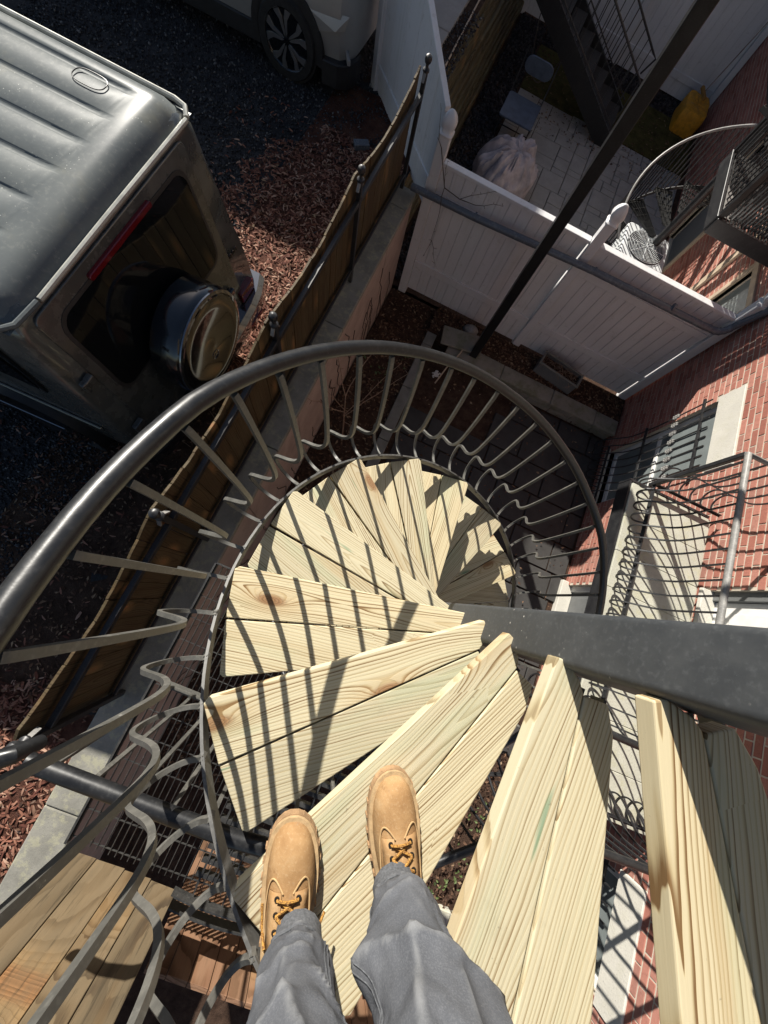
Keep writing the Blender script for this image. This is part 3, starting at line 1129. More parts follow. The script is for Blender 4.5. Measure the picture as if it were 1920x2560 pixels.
# balusters: foot welded to the stringer, belly outwards, shank up to the rail
PROF = [(.888, -.004), (.92, -.028), (.955, -.032), (.988, -.010), (1.009, .032), (1.016, .085), (1.000, .138), (.963, .192), (.92, .25), (.885, .31), (.862, .375), (.852, .45), (.856, .55), (.868, .68), (.886, .82), (.893, .850)]
def baluster_mesh(name, prof, n, w=0.0124, weld=True):
    pts = [(r, 0, h) for r, h in prof]
    pts = smooth_path(pts, n)
    b = B().bar(pts, (0, 1, 0), w, w)
    if weld:
        for k in range(4):
            b.obox((prof[0][0] - .004 + random.uniform(-.003, .006), random.uniform(-.008, .008), prof[0][1] + random.uniform(-.010, .006)), (.006, .007, .005), random.random(), random.random(), random.random())
    return mesh(name, b)
mBal = [baluster_mesh('baluster', PROF, 5)]
mBalLow = baluster_mesh('baluster', PROF, 2, weld=False)
for me in mBal + [mBalLow]:
    me.materials.append(M['iron'])
n = int((P0 - 213.7) / NB)
while 213.7 + n * NB < P1:
    ph = 213.7 + n * NB
    if ph > P0 + 2:
        near = 30 < ph < 300
        o = put('baluster', mBal[0] if near else mBalLow, None, ss, (SC.x, SC.y, line_z(ph) + random.uniform(-.003, .003)), (0, 0, R(ph) + random.uniform(-.006, .006)))
        o.scale = (1, 1, (rail_h(ph)) / 0.868)
    n += 1

# ------------------------------------------------------------------ guards of flat landings
def guard(name, label, path, zr, zb, spacing, group=None, outward=1, posts=(), mat='iron', railmat='galv', r=0.024, kink=True, n=4):
    """pipe rail over bellied balusters welded to a bottom bar; path is a plan polyline"""
    t = empty(name, (path[0][0], path[0][1], zb), label, 'railing', group)
    b = B().tube([(x, y, zr) for x, y in path], r, 14)
    part('top_rail', b, M[railmat], t, smooth=True)
    H = zr - zb
    prof = [(.0, .01), (.04, -.03), (.09, -.042), (.145, -.015), (.178, .04), (.182, .10), (.15, .17), (.085, .25), (.03, .33), (0.0, .42), (-.01, .54), (0, H - .01)]
    if not kink:
        prof = [(0, .01), (0.01, .05), (.02, .11), (0.0, .16), (0.0, H - .01)]
    me = mesh('baluster', B().bar(smooth_path([(p, 0, h) for p, h in prof], n), (0, 1, 0), .0125, .0125))
    me.materials.append(M[mat])
    for (x0, y0), (x1, y1) in zip(path[:-1], path[1:]):
        L = math.hypot(x1 - x0, y1 - y0)
        a = math.atan2(y1 - y0, x1 - x0)
        b = B().obox(((x0 + x1) / 2, (y0 + y1) / 2, zb), (L / 2, .016, .004), a)
        b.obox(((x0 + x1) / 2, (y0 + y1) / 2, zb + .016), (L / 2, .003, .012), a)
        part('bottom_bar', b, M[mat], t)
        m_ = int(L / spacing)
        for i in range(m_):
            f = (i + .5) / m_
            put('baluster', me, None, t, (x0 + (x1 - x0) * f, y0 + (y1 - y0) * f, zb), (0, 0, a + outward * math.pi / 2))
    for (x, y) in posts:
        part('guard_post', B().box(x - .02, x + .02, y - .02, y + .02, zb - .05, zr - .01), M[railmat if railmat != 'galv' else 'black'], t, bevel=0.003)
    return t

# concrete landing along the house
ls = empty('concrete_landing', (2.98, 0.75, 2.15), 'pale concrete landing slab with iron guard along the brick house', 'landing')
yy = -0.76
while yy < 2.24:
    y1 = min(yy + 0.375, 2.26)
    part('slab_bay', B().box(2.47, 3.40, yy + .0015, y1 - .0015, 2.17, 2.30 + random.uniform(-.0015, .0015)), M['slab'], ls, bevel=0.004)
    yy = y1
part('edge_angle', B().box(2.445, 2.467, -.77, 2.27, 2.12, 2.285), M['black'], ls)
part('edge_angle', B().box(2.445, 3.40, 2.262, 2.285, 2.12, 2.285), M['black'], ls)
for y in (2.0, 0.75, -.5):
    part('wall_bracket', B().add([(3.49, y - .02, 1.75), (3.49, y + .02, 1.75), (3.49, y + .02, 2.168), (3.49, y - .02, 2.168), (2.7, y - .02, 2.10), (2.7, y + .02, 2.10), (2.7, y + .02, 2.168), (2.7, y - .02, 2.168)], [(0, 1, 2, 3), (4, 7, 6, 5), (0, 4, 5, 1), (1, 5, 6, 2), (2, 6, 7, 3), (3, 7, 4, 0)]), M['black'], ls)

guard('landing_guard', 'grey pipe guard rail with looped iron balusters edging the concrete landing', [(3.42, 2.28), (2.64, 2.28), (2.64, -0.10)], 3.25, 2.37, 0.122,
      posts=[(2.64, 2.28)], outward=-1, mat='black')
guard('landing_guard', 'short black pipe rail across the near end of the concrete landing', [(1.90, -0.08), (2.64, -0.08)], 3.25, 2.37, 0.122, outward=1, railmat='rail', mat='black')
guard('landing_guard', 'short black pipe rail with bars at the far south end of the concrete landing', [(1.02, -1.18), (1.45, -0.88), (2.0, -0.71), (2.72, -0.70), (3.40, -0.70)], 3.25, 2.37, 0.105, outward=1, railmat='rail', mat='black')

# bowed guard over the barred window
wg = empty('window_guard', (3.4, 3.5, 0.2), 'black bellied iron guard with scroll rosettes over the ground floor window', 'window guard')
prof = [(.0, .0), (-.16, -.05), (-.28, .0), (-.32, .12), (-.28, .25), (-.18, .42), (-.09, .6), (-.05, 1.0), (-.05, 1.62), (-.05, 1.80)]
me = mesh('guard_bar', B().bar(smooth_path([(p, 0, h) for p, h in prof], 3), (0, 1, 0), .013, .013))
me.materials.append(M['black'])
ro = B()
for s in (-1, 1):
    ro.lathe([(.004, -.05), (.018, -.035), (.006, -.015), (.018, 0), (.006, .015), (.02, .035), (.004, .06)], (-.05, s * .012, 1.3), 6)
    ro.obox((-.05, s * .024, 1.30), (.006, .012, .02), .3 * s)
mr = mesh('rosette', ro)
mr.materials.append(M['galv'])
for i in range(8):
    y = 3.02 + i * 0.134
    o = put('guard_bar', me, None, wg, (3.47, y, 0.22))
    put('rosette', mr, None, o, (3.47, y, 0.22))
for z in (0.26, 1.02, 1.9):
    part('guard_rail', B().box(3.408, 3.432, 2.96, 4.02, z, z + .026), M['black'], wg)
# the guard of the south window
wg2 = empty('window_guard', (3.4, -1.65, 0.2), 'black bellied iron guard over the window below the south end of the landing', 'window guard')
for i in range(8):
    put('guard_bar', me, None, wg2, (3.47, -2.12 + i * 0.134, 0.22))
for z in (0.26, 1.02, 1.9):
    part('guard_rail', B().box(3.408, 3.432, -2.18, -1.12, z, z + .026), M['black'], wg2)

# ------------------------------------------------------------------ steel grating balcony and board screen, south-west corner
LZ = 3.40
gb = empty('grating_balcony', (-0.2, -1.0, LZ), 'dark steel grating balcony beside the board screen under the stair', 'balcony')
x = -0.545
me = mesh('grate_bar', B().box(-.0014, .0014, -.49, .86, -.020, 0.0))
me.materials.append(M['grate'])
while x < 0.22:
    put('grate_bar', me, None, gb, (x, -0.93, LZ))
    x += 0.030
me = mesh('cross_bar', B().box(-.385, .385, -.0016, .0016, -.010, -.003))
me.materials.append(M['grate'])
for i in range(12):
    put('cross_bar', me, None, gb, (-0.16, -1.40 + i * .115, LZ))
part('edge_bar', B().box(-.56, -.55, -1.43, -.07, LZ - .04, LZ + .01), M['grate'], gb)
part('edge_bar', B().box(-.55, .22, -.072, -.064, LZ - .04, LZ + .01), M['grate'], gb)
# heavier serrated grating with a rounded end
def arc_y(x):
    return -1.47 + 0.30 * (x - .16) ** 2
hv = B()
for i in range(14):
    y = -0.62 - i * 0.058
    hv.box(0.03, 0.86, y - .010, y + .010, LZ - .035, LZ - .004)
part('grate_bar', hv, M['grate'], gb)
me = mesh('cross_bar', B().box(-.003, .003, -.43, .41, -.034, .0))
me.materials.append(M['grate'])
for i in range(12):
    put('cross_bar', me, None, gb, (0.06 + i * .072, -1.02, LZ))
for off, zt in ((0.0, LZ + .03), (-.075, LZ - .01)):
    pts = [(-.03 + i * .045, arc_y(-.03 + i * .045) + off, zt - .025) for i in range(21)]
    part('rim_plate', B().bar(pts, (0, 0, 1), .055, .008), M['grate'], gb)

guard('balcony_guard', 'glossy dark pipe rail with thin bars over the steel grating balcony', [(-0.50, -0.68), (0.05, -0.68), (0.17, -0.672), (0.30, -0.64), (0.42, -0.62)], 4.35, 3.44, 0.105,
      outward=1, railmat='rail', mat='iron', kink=False, r=0.0225, n=3)
t = empty('rail_elbow', (-0.55, -0.66, 4.33), 'bent dark pipe end poking in behind the curved balusters at left', 'pipe end')
b = B().tube([(-.70, -.84, 4.26), (-.64, -.765, 4.33), (-.585, -.715, 4.35), (-.55, -.69, 4.33), (-.535, -.68, 4.25)], [.02, .022, .026, .024, .020], 12)
part('pipe', b, M['rail'], t, smooth=True)

def upright_boards(name, label, cat, x0, x1, y, z0, z1, mat, widths, gap=0.003, battens=()):
    t = empty(name, ((x0 + x1) / 2, y, z0), label, cat)
    x = x0
    while x < x1 - .03:
        w = min(random.choice(widths), x1 - x)
        dz = random.uniform(-.012, .012)
        poly = [(x + gap / 2, z0 + dz), (x + w - gap / 2, z0 + dz + random.uniform(-.006, .006)), (x + w - gap / 2, z1), (x + gap / 2, z1)]
        part('board', B().prism(poly, y - .022, y + random.uniform(-.002, .002), 'Y'), M[mat], t, origin=(x + w / 2, y - .01, z0), bevel=0.002)
        x += w
    for z in battens:
        part('batten', B().box(x0, x1, y - .062, y - .024, z - .04, z + .04), M[mat], t)
    return t
upright_boards('board_screen', 'weathered sunlit upright board screen at the lower left beside the grating', 'screen', -0.545, -0.015, -1.46, LZ - .02, 5.5, 'screen_wood', (0.14, 0.135, 0.128))
upright_boards('board_screen', 'reddish striped upright planks behind the rounded grating rim', 'screen', 0.0, 1.3, -1.78, 2.3, 3.36, 'cedar_wood', (0.09, 0.10, 0.085))

# deck of the upper floor, carried by the tall post; it stays above the camera's view
ud = empty('upper_deck', (2.0, 3.6, 5.3), 'brown timber deck of the upper floor resting on the tall black post', 'deck')
x = 0.62
while x < 3.46:
    part('deck_board', B().box(x, x + .136, 2.55, 4.56, 5.46, 5.50), M['screen_wood'], ud, bevel=0.003)
    x += .142
for y in (2.6, 3.2, 3.85, 4.45):
    part('joist', B().box(.64, 3.49, y - .022, y + .022, 5.262, 5.458), M['screen_wood'], ud)
for y in (2.57, 4.53):
    part('deck_rail', B().box(.62, 3.49, y - .02, y + .02, 6.4, 6.45), M['black'], ud)
for x in (.65, 1.6, 2.55, 3.45):
    part('deck_post', B().box(x - .02, x + .02, 4.51, 4.55, 5.502, 6.398), M['black'], ud)

# ------------------------------------------------------------------ the black post and things in the courtyard
o = thing(part('steel_post', B().box(0.655, 0.78, 4.39, 4.515, 0.0, 5.25), M['post'], bevel=0.006), 'tall square black steel post rising in front of the white fence', 'post')
lg = empty('block_ledge', (2.0, 4.4, 0), 'mossy block ledge with flat cap in front of the white fence bed', 'ledge')
x = 0.28
while x < 3.44:
    x1 = min(x + random.uniform(.38, .44), 3.46)
    for r_ in range(2):
        part('block', B().box(x + .004, x1 - .004, 4.30 + random.uniform(-.006, .006), 4.48, .0 + r_ * .105, .10 + r_ * .105), M['block'], lg, bevel=0.006)
    x = x1
x = 0.28
while x < 3.44:
    x1 = min(x + random.uniform(.7, 1.1), 3.46)
    part('cap_stone', B().box(x + .003, x1 - .003, 4.26, 4.54, .212, .285 + random.uniform(-.004, .004)), M['block'], lg, bevel=0.012, seg=2)
    x = x1
cu = empty('curb', (-0.03, 3.4, 0), 'narrow grey concrete curb edging the leafy bed', 'curb')
y = 1.6
while y < 4.5:
    y1 = min(y + random.uniform(.75, 1.0), 4.55)
    part('curb_stone', B().box(-.125, .045, y + .004, y1 - .004, 0, .215), M['curb'], cu, bevel=0.01, seg=2)
    y = y1
o = part('slate_slab', B().obox((0.45, 4.55, .33), (.34, .17, .02), .18), M['block'], bevel=0.008)
thing(o, 'mossy flat stone lying in the bed left of the black post', 'stone')

pb = empty('planter_box', (2.1, 4.78, BED), 'dark planter trough of dried stems standing skew at the white fence', 'planter')
mt = Matrix.Translation((2.12, 4.76, BED)) @ Matrix.Rotation(R(-9), 4, 'Z')
def tb(x0, x1, y0, y1, z0, z1):
    return B().add([mt @ Vector((x, y, z)) for z in (z0, z1) for y in (y0, y1) for x in (x0, x1)], [(0, 2, 3, 1), (4, 5, 7, 6), (0, 1, 5, 4), (2, 6, 7, 3), (0, 4, 6, 2), (1, 3, 7, 5)])
for q in ((-.36, .36, -.125, -.107), (-.36, .36, .107, .125), (-.36, -.342, -.107, .107), (.342, .36, -.107, .107)):
    part('wall', tb(*q, 0, .24), M['darkdoor'], pb, bevel=0.004)
for q in ((-.375, .375, -.14, -.105), (-.375, .375, .105, .14), (-.375, -.34, -.105, .105), (.34, .375, -.105, .105)):
    part('rim', tb(*q, .242, .262), M['curb'], pb, bevel=0.003)
part('earth', tb(-.341, .341, -.106, .106, .0, .19), M['soil'], pb)
b = B()
for i in range(60):
    p = mt @ Vector((random.uniform(-.32, .32), random.uniform(-.09, .09), .19))
    d = Vector((random.uniform(-.14, .14), random.uniform(-.2, .1), random.uniform(.06, .2)))
    b.tube([p, p + d * .6, p + d + Vector((random.uniform(-.06, .06), random.uniform(-.08, .02), -.03))], .0028, 3)
part('dry_stem', b, M['twig'], pb)

def branchy(name, label, base, spec, mat, cat='plant'):
    t = empty(name, base, label, cat)
    trunk, tw = spec
    part('trunk', B().tube(*trunk), M[mat], t, smooth=True)
    for pts, r in tw:
        b = B().tube(pts, [r * (1 - .55 * i / (len(pts) - 1)) for i in range(len(pts))], 5)
        for i in range(1, len(pts)):
            p = Vector(pts[i])
            if random.random() < .8:
                d = Vector((random.uniform(-1, 1), random.uniform(-1, 1), random.uniform(0, .8))).normalized()
                b.tube([p, p + d * random.uniform(.03, .06)], [.003, .0015], 4)
        part('branch', b, M[mat], t)
    return t
def wob(a, c, n, j):
    a, c = Vector(a), Vector(c)
    return [tuple(a.lerp(c, i / n) + Vector((random.uniform(-j, j), random.uniform(-j, j), random.uniform(-j, j))) * (0 if i in (0,) else 1)) for i in range(n + 1)]
bx0 = (-0.60, 2.15, BED - .1)
branchy('sapling', 'bare sapling with pale sunlit twigs in the leafy bed', bx0,
        (([bx0, (-.61, 2.16, .6), (-.63, 2.17, 1.0), (-.66, 2.22, 1.35)], [.014, .012, .010, .008], 6),
         [(wob((-.66, 2.22, 1.35), (-.93, 2.45, 1.75), 5, .02), .007), (wob((-.66, 2.22, 1.35), (-.55, 2.75, 1.8), 5, .02), .007),
          (wob((-.62, 2.17, .95), (-.10, 2.70, 1.6), 6, .02), .0062), (wob((-.62, 2.17, 1.0), (-.22, 2.80, 1.55), 6, .02), .0056),
          (wob((-.62, 2.17, 1.05), (-1.0, 1.82, 1.7), 6, .02), .0062), (wob((-.62, 2.17, 1.1), (-.90, 2.02, 1.75), 5, .015), .005),
          (wob((-.61, 2.16, .8), (-.36, 1.95, 1.3), 4, .02), .005)]), 'twig')
branchy('creeper', 'dark leafless creeper hanging over the drain pipe at the fence corner', (-0.72, 4.9, 2.2),
        (([(-.80, 4.99, 2.35), (-.62, 4.90, 2.05), (-.40, 4.88, 2.03), (-.20, 4.87, 2.06)], [.005, .006, .005, .004], 5),
         [(wob((-.62, 4.90, 2.05), (-.56, 4.80, 1.45), 5, .02), .005), (wob((-.56, 4.80, 1.45), (-.42, 4.78, 1.18), 3, .015), .004), (wob((-.56, 4.80, 1.45), (-.6, 4.78, 1.2), 3, .012), .0035),
          (wob((-.40, 4.88, 2.03), (-.06, 4.92, 2.25), 3, .02), .004), (wob((-.20, 4.87, 2.06), (.10, 4.90, 2.18), 3, .015), .004),
          (wob((-.80, 4.99, 2.35), (-.92, 5.0, 2.62), 3, .03), .004), (wob((-.62, 4.9, 2.05), (-.70, 4.95, 2.3), 3, .02), .0035)]), 'vine')

b = B()
for i in range(40):
    c = (0.30 + random.gauss(0, .02), 3.97 + random.gauss(0, .03), .05)
    b.obox(c, (.018, .012, .006), random.random() * 3, random.random(), random.random())
o = part('pottery_shard', b, M['whitepaint'])
thing(o, 'small broken white pottery on the dark ground by the curb', 'pottery')
def crumpled(name, c, rx, ry, rz, mat, seed, sub=3, amp=1.0):
    from mathutils import noise as nz
    bm = bmesh.new()
    bmesh.ops.create_icosphere(bm, subdivisions=sub, radius=1)
    o3 = Vector((seed * 3.1, seed * 1.7, seed))
    b = B()
    for v in bm.verts:
        p = v.co
        q = nz.noise(p * 1.3 + o3)
        f1 = 1 - abs(nz.noise(p * 2.1 + o3 * 2)) * 2
        f2 = 1 - abs(nz.noise(p * 4.3 + Vector((q, q, q)) * 2 + o3)) * 2
        d = 1 + amp * (.16 * q + .10 * f1 + .055 * f2) - .08 * amp
        b.v.append((c[0] + p.x * rx * d, c[1] + p.y * ry * d, max(c[2] + p.z * rz * d, c[2] - rz * .6)))
    bm.verts.ensure_lookup_table()
    b.f = [tuple(v.index for v in f.verts) for f in bm.faces]
    bm.free()
    return part(name, b, mat, smooth=True)
o = crumpled('plastic_sheet', (0.52, 4.82, BED + .05), .13, .08, .09, M['galv'], 4)
thing(o, 'crumpled grey plastic sheet at the foot of the white fence', 'plastic')
o = part('pvc_stick', B().tube([(0.56, 4.62, .30), (.50, 4.30, .33), (.40, 4.02, .25), (.34, 3.8, .06)], .012, 6), M['tanpaint'], smooth=True)
thing(o, 'thin bent tan hose end lying left of the black post', 'hose')

# weeds and litter glimpsed under the near treads
b = B()
for i in range(80):
    c = random.choice(((3.15, -2.45), (3.2, -1.9), (2.9, -2.75), (-.5, 3.4), (-.3, 3.9)))
    x, y = c[0] + random.gauss(0, .10), c[1] + random.gauss(0, .12)
    a = random.uniform(0, 6.28)
    s = random.uniform(.02, .045)
    z = .06 if y < 0 else .2
    b.add([(x, y, z), (x + s * math.cos(a - .5), y + s * math.sin(a - .5), z + s * .5), (x + 1.5 * s * math.cos(a), y + 1.5 * s * math.sin(a), z + s * .45), (x + s * math.cos(a + .5), y + s * math.sin(a + .5), z + s * .5)], [(0, 1, 2, 3)])
kind(part('weeds', b, M['weed']), 'stuff')
ed = empty('paving_edge', (3.0, -3.0, 0), 'sunlit pale paving edge below the gap beside the right boot', 'edging')
for i in range(5):
    part('edging_block', B().box(2.2 + i * .25, 2.44 + i * .25, -3.05 - .02 * i, -2.86 - .02 * i, -.01, .09), M['slab'], ed, bevel=0.008)


# ------------------------------------------------------------------ the person on the tread
pe = empty('person', (0.28, -0.50, kz(0)), 'person standing on the pale tread in grey trousers and tan laced work boots', 'person')

mt_leather = MT('tan_nubuck', 0.82, spec=0.2)
p_ = mt_leather.world()
n1 = mt_leather.noise(p_, 16, 6, 0.62)
n2 = mt_leather.noise(p_, 160, 4, 0.7)
c_ = mt_leather.ramp(n1, [(0.3, (0.26, 0.145, 0.062)), (0.55, (0.37, 0.225, 0.105)), (0.75, (0.42, 0.29, 0.16))])
sc_ = mt_leather.sstep(mt_leather.noise(p_, 46, 4, 0.6), 0.63, 0.72)
c_ = mt_leather.mix(mt_leather.math('MULTIPLY', sc_, 0.5), c_, (0.22, 0.12, 0.05))
c_ = mt_leather.mix(mt_leather.math('MULTIPLY', mt_leather.sstep(n2, .5, .8), .25), c_, (0.7, 0.55, 0.36))
st_ = mt_leather.sstep(mt_leather.noise(p_, 11, 5, .65), .56, .70)
c_ = mt_leather.mix(mt_leather.math('MULTIPLY', st_, .45), c_, (0.30, 0.15, 0.045))
gr_ = mt_leather.sstep(mt_leather.noise(p_, 19, 6, .7), .60, .70)
c_ = mt_leather.mix(mt_leather.math('MULTIPLY', gr_, .4), c_, (0.20, 0.165, 0.13))
mt_leather.col(c_)
mt_leather.bump(mt_leather.math('ADD', n2, mt_leather.math('MULTIPLY', n1, 1.5)), 0.25, 0.003)
M['leather'] = mt_leather.m
M['collar'] = plain('tan_seam', (0.50, 0.33, 0.16), 0.85, var=0.15, scale=30)
M['sole'] = plain('tan_rubber_sole', (0.34, 0.21, 0.11), 0.75, var=0.3, scale=30)
M['welt'] = plain('pale_welt', (0.46, 0.32, 0.17), 0.8, var=0.2, scale=50)
M['eyelet'] = plain('dark_eyelet', (0.05, 0.045, 0.04), 0.4, 0.6)
lc = MT('striped_lace', 0.85)
o_ = lc.tc('Object')
w_ = lc.math('FRACT', lc.math('MULTIPLY', lc.noise(lc.world(), 6, 2), 40.0))
lc.col(lc.mix(lc.sstep(lc.noise(lc.world(), 420, 2), .45, .55), (0.42, 0.22, 0.045), (0.18, 0.08, 0.02)))
M['lace'] = lc.m
tr = MT('grey_canvas', 0.92, spec=0.12)
p_ = tr.world()
n1 = tr.noise(p_, 9, 5, 0.6)
wv = tr.noise(tr.mapping(p_, (1, 1, 1)), 420, 3, 0.75)
c_ = tr.ramp(n1, [(0.3, (0.080, 0.085, 0.097)), (0.6, (0.105, 0.110, 0.123)), (0.8, (0.13, 0.135, 0.147))])
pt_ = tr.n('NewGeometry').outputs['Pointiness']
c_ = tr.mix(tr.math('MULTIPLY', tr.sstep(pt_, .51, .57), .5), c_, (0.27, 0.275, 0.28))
c_ = tr.mix(tr.math('MULTIPLY', tr.sstep(wv, .42, .72), .22), c_, (0.27, 0.275, 0.29))
lint = tr.sstep(tr.noise(p_, 150, 3, .6), .735, .76)
c_ = tr.mix(tr.math('MULTIPLY', lint, .5), c_, (0.5, 0.5, 0.5))
tr.col(c_)
tr.bump(tr.math('ADD', tr.math('MULTIPLY', wv, 0.4), tr.noise(p_, 28, 5, .6)), 0.35, 0.006)
M['canvas'] = tr.m
M['seam'] = plain('grey_seam', (0.10, 0.105, 0.115), 0.9, var=0.3, scale=200)

TZ = kz(0)

def outline(y, y0, y1, w):
    """half-widths of a boot print from toe (y0=front) to heel"""
    return w

def boot(toe, heading, flip, label):
    """heading = direction the toe points (rad); local: +y to the toe, x right"""
    mt = Matrix.Translation((toe[0], toe[1], TZ)) @ Matrix.Rotation(heading - math.pi / 2, 4, 'Z')
    L = 0.305
    # stations from the toe backwards: (y, halfwidth left, halfwidth right, height)
    st = [(-.000, .008, .009, .032), (-.004, .020, .021, .042), (-.012, .032, .032, .055), (-.026, .043, .042, .066), (-.048, .052, .049, .074), (-.075, .057, .053, .078), (-.105, .058, .054, .083),
          (-.135, .056, .053, .092), (-.16, .052, .050, .104), (-.19, .047, .047, .120), (-.22, .044, .045, .140), (-.25, .043, .043, .150), (-.28, .040, .040, .150), (-.30, .028, .028, .148), (-.305, .010, .010, .146)]
    st = [(y, l_ * .89, r_ * .89, h) for y, l_, r_, h in st]
    if flip:
        st = [(y, r_, l_, h) for y, l_, r_, h in st]
    n = 18
    rings = []
    for (y, l_, r_, h) in st:
        ring = []
        for k in range(n):
            a = k / (n - 1) * math.pi
            x = math.cos(a)
            zz = math.sin(a) ** 0.62
            hw = r_ if x > 0 else l_
            # the upper draws in towards the instep
            taper = 1 - 0.20 * zz * min(1, max(0, (-y - .08) / .1))
            ring.append(mt @ Vector((x * hw * taper, y, .030 + (h - .030) * zz)))
        rings.append(ring)
    b = B().rings(rings, cap=True, closed=False)
    up = part('boot', b, M['leather'], pe, smooth=True, label=label)
    # welt and lugged sole
    def ringpath(grow, z0, z1):
        base_ = [(-l_, y) for y, l_, r_, h in st] + [(r_, y) for y, l_, r_, h in st][::-1]
        poly = []
        for q in range(len(base_)):
            xa, ya = base_[q - 1]
            xb, yb = base_[(q + 1) % len(base_)]
            tx, ty = xb - xa, yb - ya
            ln = math.hypot(tx, ty) or 1
            x, y = base_[q]
            nx, ny = ty / ln, -tx / ln
            if nx * x + ny * (y + .15) < 0:
                nx, ny = -nx, -ny
            poly.append((x + nx * grow, y + ny * grow))
        bb = B()
        k = len(poly)
        vs = [mt @ Vector((x, y, z0)) for x, y in poly] + [mt @ Vector((x, y, z1)) for x, y in poly]
        fs = [tuple(range(k))[::-1], tuple(range(k, 2 * k))] + [(i, (i + 1) % k, k + (i + 1) % k, k + i) for i in range(k)]
        return bb.add(vs, fs)
    w = part('welt', ringpath(.0075, .025, .034), M['welt'], up, smooth=True)
    part('sole', ringpath(.009, .002, .0245), M['sole'], up)
    lug = B()
    for i, (y, l_, r_, h) in enumerate(st[1:-1]):
        for s, hw in ((-1, l_), (1, r_)):
            c = mt @ Vector((s * (hw + .006), y - .005, .011))
            lug.obox(c, (.0030, .0065, .009), heading)
    for x in (-.018, -.006, .006, .018):
        lug.obox(mt @ Vector((x, .0035 - abs(x) * .30, .011)), (.004, .007, .009), heading - math.pi / 2)
    part('lug', lug, M['sole'], up)
    # eyestays, tongue, eyelets, laces
    def surf(x, y, lift=.003):
        for (a, c) in zip(st[:-1], st[1:]):
            if c[0] <= y <= a[0]:
                f = (a[0] - y) / (a[0] - c[0])
                h = a[3] + (c[3] - a[3]) * f
                hw = (a[2] + (c[2] - a[2]) * f) if x > 0 else (a[1] + (c[1] - a[1]) * f)
                break
        u = min(.97, abs(x) / hw)
        return mt @ Vector((x, y, .030 + (h - .030) * (math.sqrt(1 - u * u)) ** .62 + lift))
    for s in (-1, 1):
        pts = [surf(s * .010, -.100), surf(s * .024, -.082), surf(s * .034, -.080), surf(s * .041, -.10), surf(s * .043, -.15), surf(s * .040, -.20)]
        part('stay_seam', B().tube(smooth_path(pts, 3), .0016, 5), M['collar'], up, smooth=True)
        vs = []
        ys = [-.098, -.12, -.15, -.19]
        for y in ys:
            vs += [surf(s * .013, y, .004), surf(s * .028, y, .0045), surf(s * .038, y, .003)]
        fs = [(i * 3 + j, i * 3 + j + 1, i * 3 + j + 4, i * 3 + j + 3) for i in range(3) for j in range(2)]
        o = part('eyestay', B().add(vs, fs), M['leather'], up, smooth=True)
        so = o.modifiers.new('solid', 'SOLIDIFY')
        so.thickness = .003
    ey = []
    for y in (-.106, -.128, -.150):
        for s in (-1, 1):
            p = surf(s * .021, y, .0065)
            ey.append(p)
            part('eyelet', B().lathe([(.0052, 0), (.0052, .0022), (.0024, .0024), (.0024, 0)], p - Vector((0, 0, .001)), 10), M['eyelet'], up, smooth=True)
    up_ = Vector((0, 0, .004))
    def lace(a, c, lift=.006, name='lace'):
        a, c = Vector(a), Vector(c)
        m_ = (a + c) / 2 + Vector((0, 0, lift))
        part(name, B().tube(smooth_path([a, m_, c], 5), .0028, 6), M['lace'], up, smooth=True)
    lace(ey[0] + up_, ey[1] + up_ * 1.2)
    lace(ey[2] + up_, ey[5] + up_, .010)
    lace(ey[3] + up_, ey[4] + up_, .007)
    lace(ey[1] - up_ * .3, ey[2] + up_, .003)
    lace(ey[0] - up_ * .3, ey[3] + up_, .002)
    if flip:
        e0 = ey[4] + Vector((0, 0, 0))
        pts = [surf(-.038, -.185, .006), surf(-.046, -.165, .004), surf(-.050, -.130, .002)]
        part('lace', B().tube(smooth_path(pts, 4), .0028, 6), M['lace'], up, smooth=True)
        p0 = surf(.040, -.185, .006)
        part('lace', B().tube(smooth_path([p0, p0 + mt.to_3x3() @ Vector((.018, .014, -.002)), p0 + mt.to_3x3() @ Vector((.034, .040, -.012))], 4), .0028, 6), M['lace'], up, smooth=True)
    return up

A24 = R(24)
boot((0.160, -0.458), R(90 + 24 - 3), True, 'left tan boot with scuffed orange toe')
boot((0.330, -0.306), R(90 + 24 + 3), False, 'right tan boot with a dark stain on the toe')

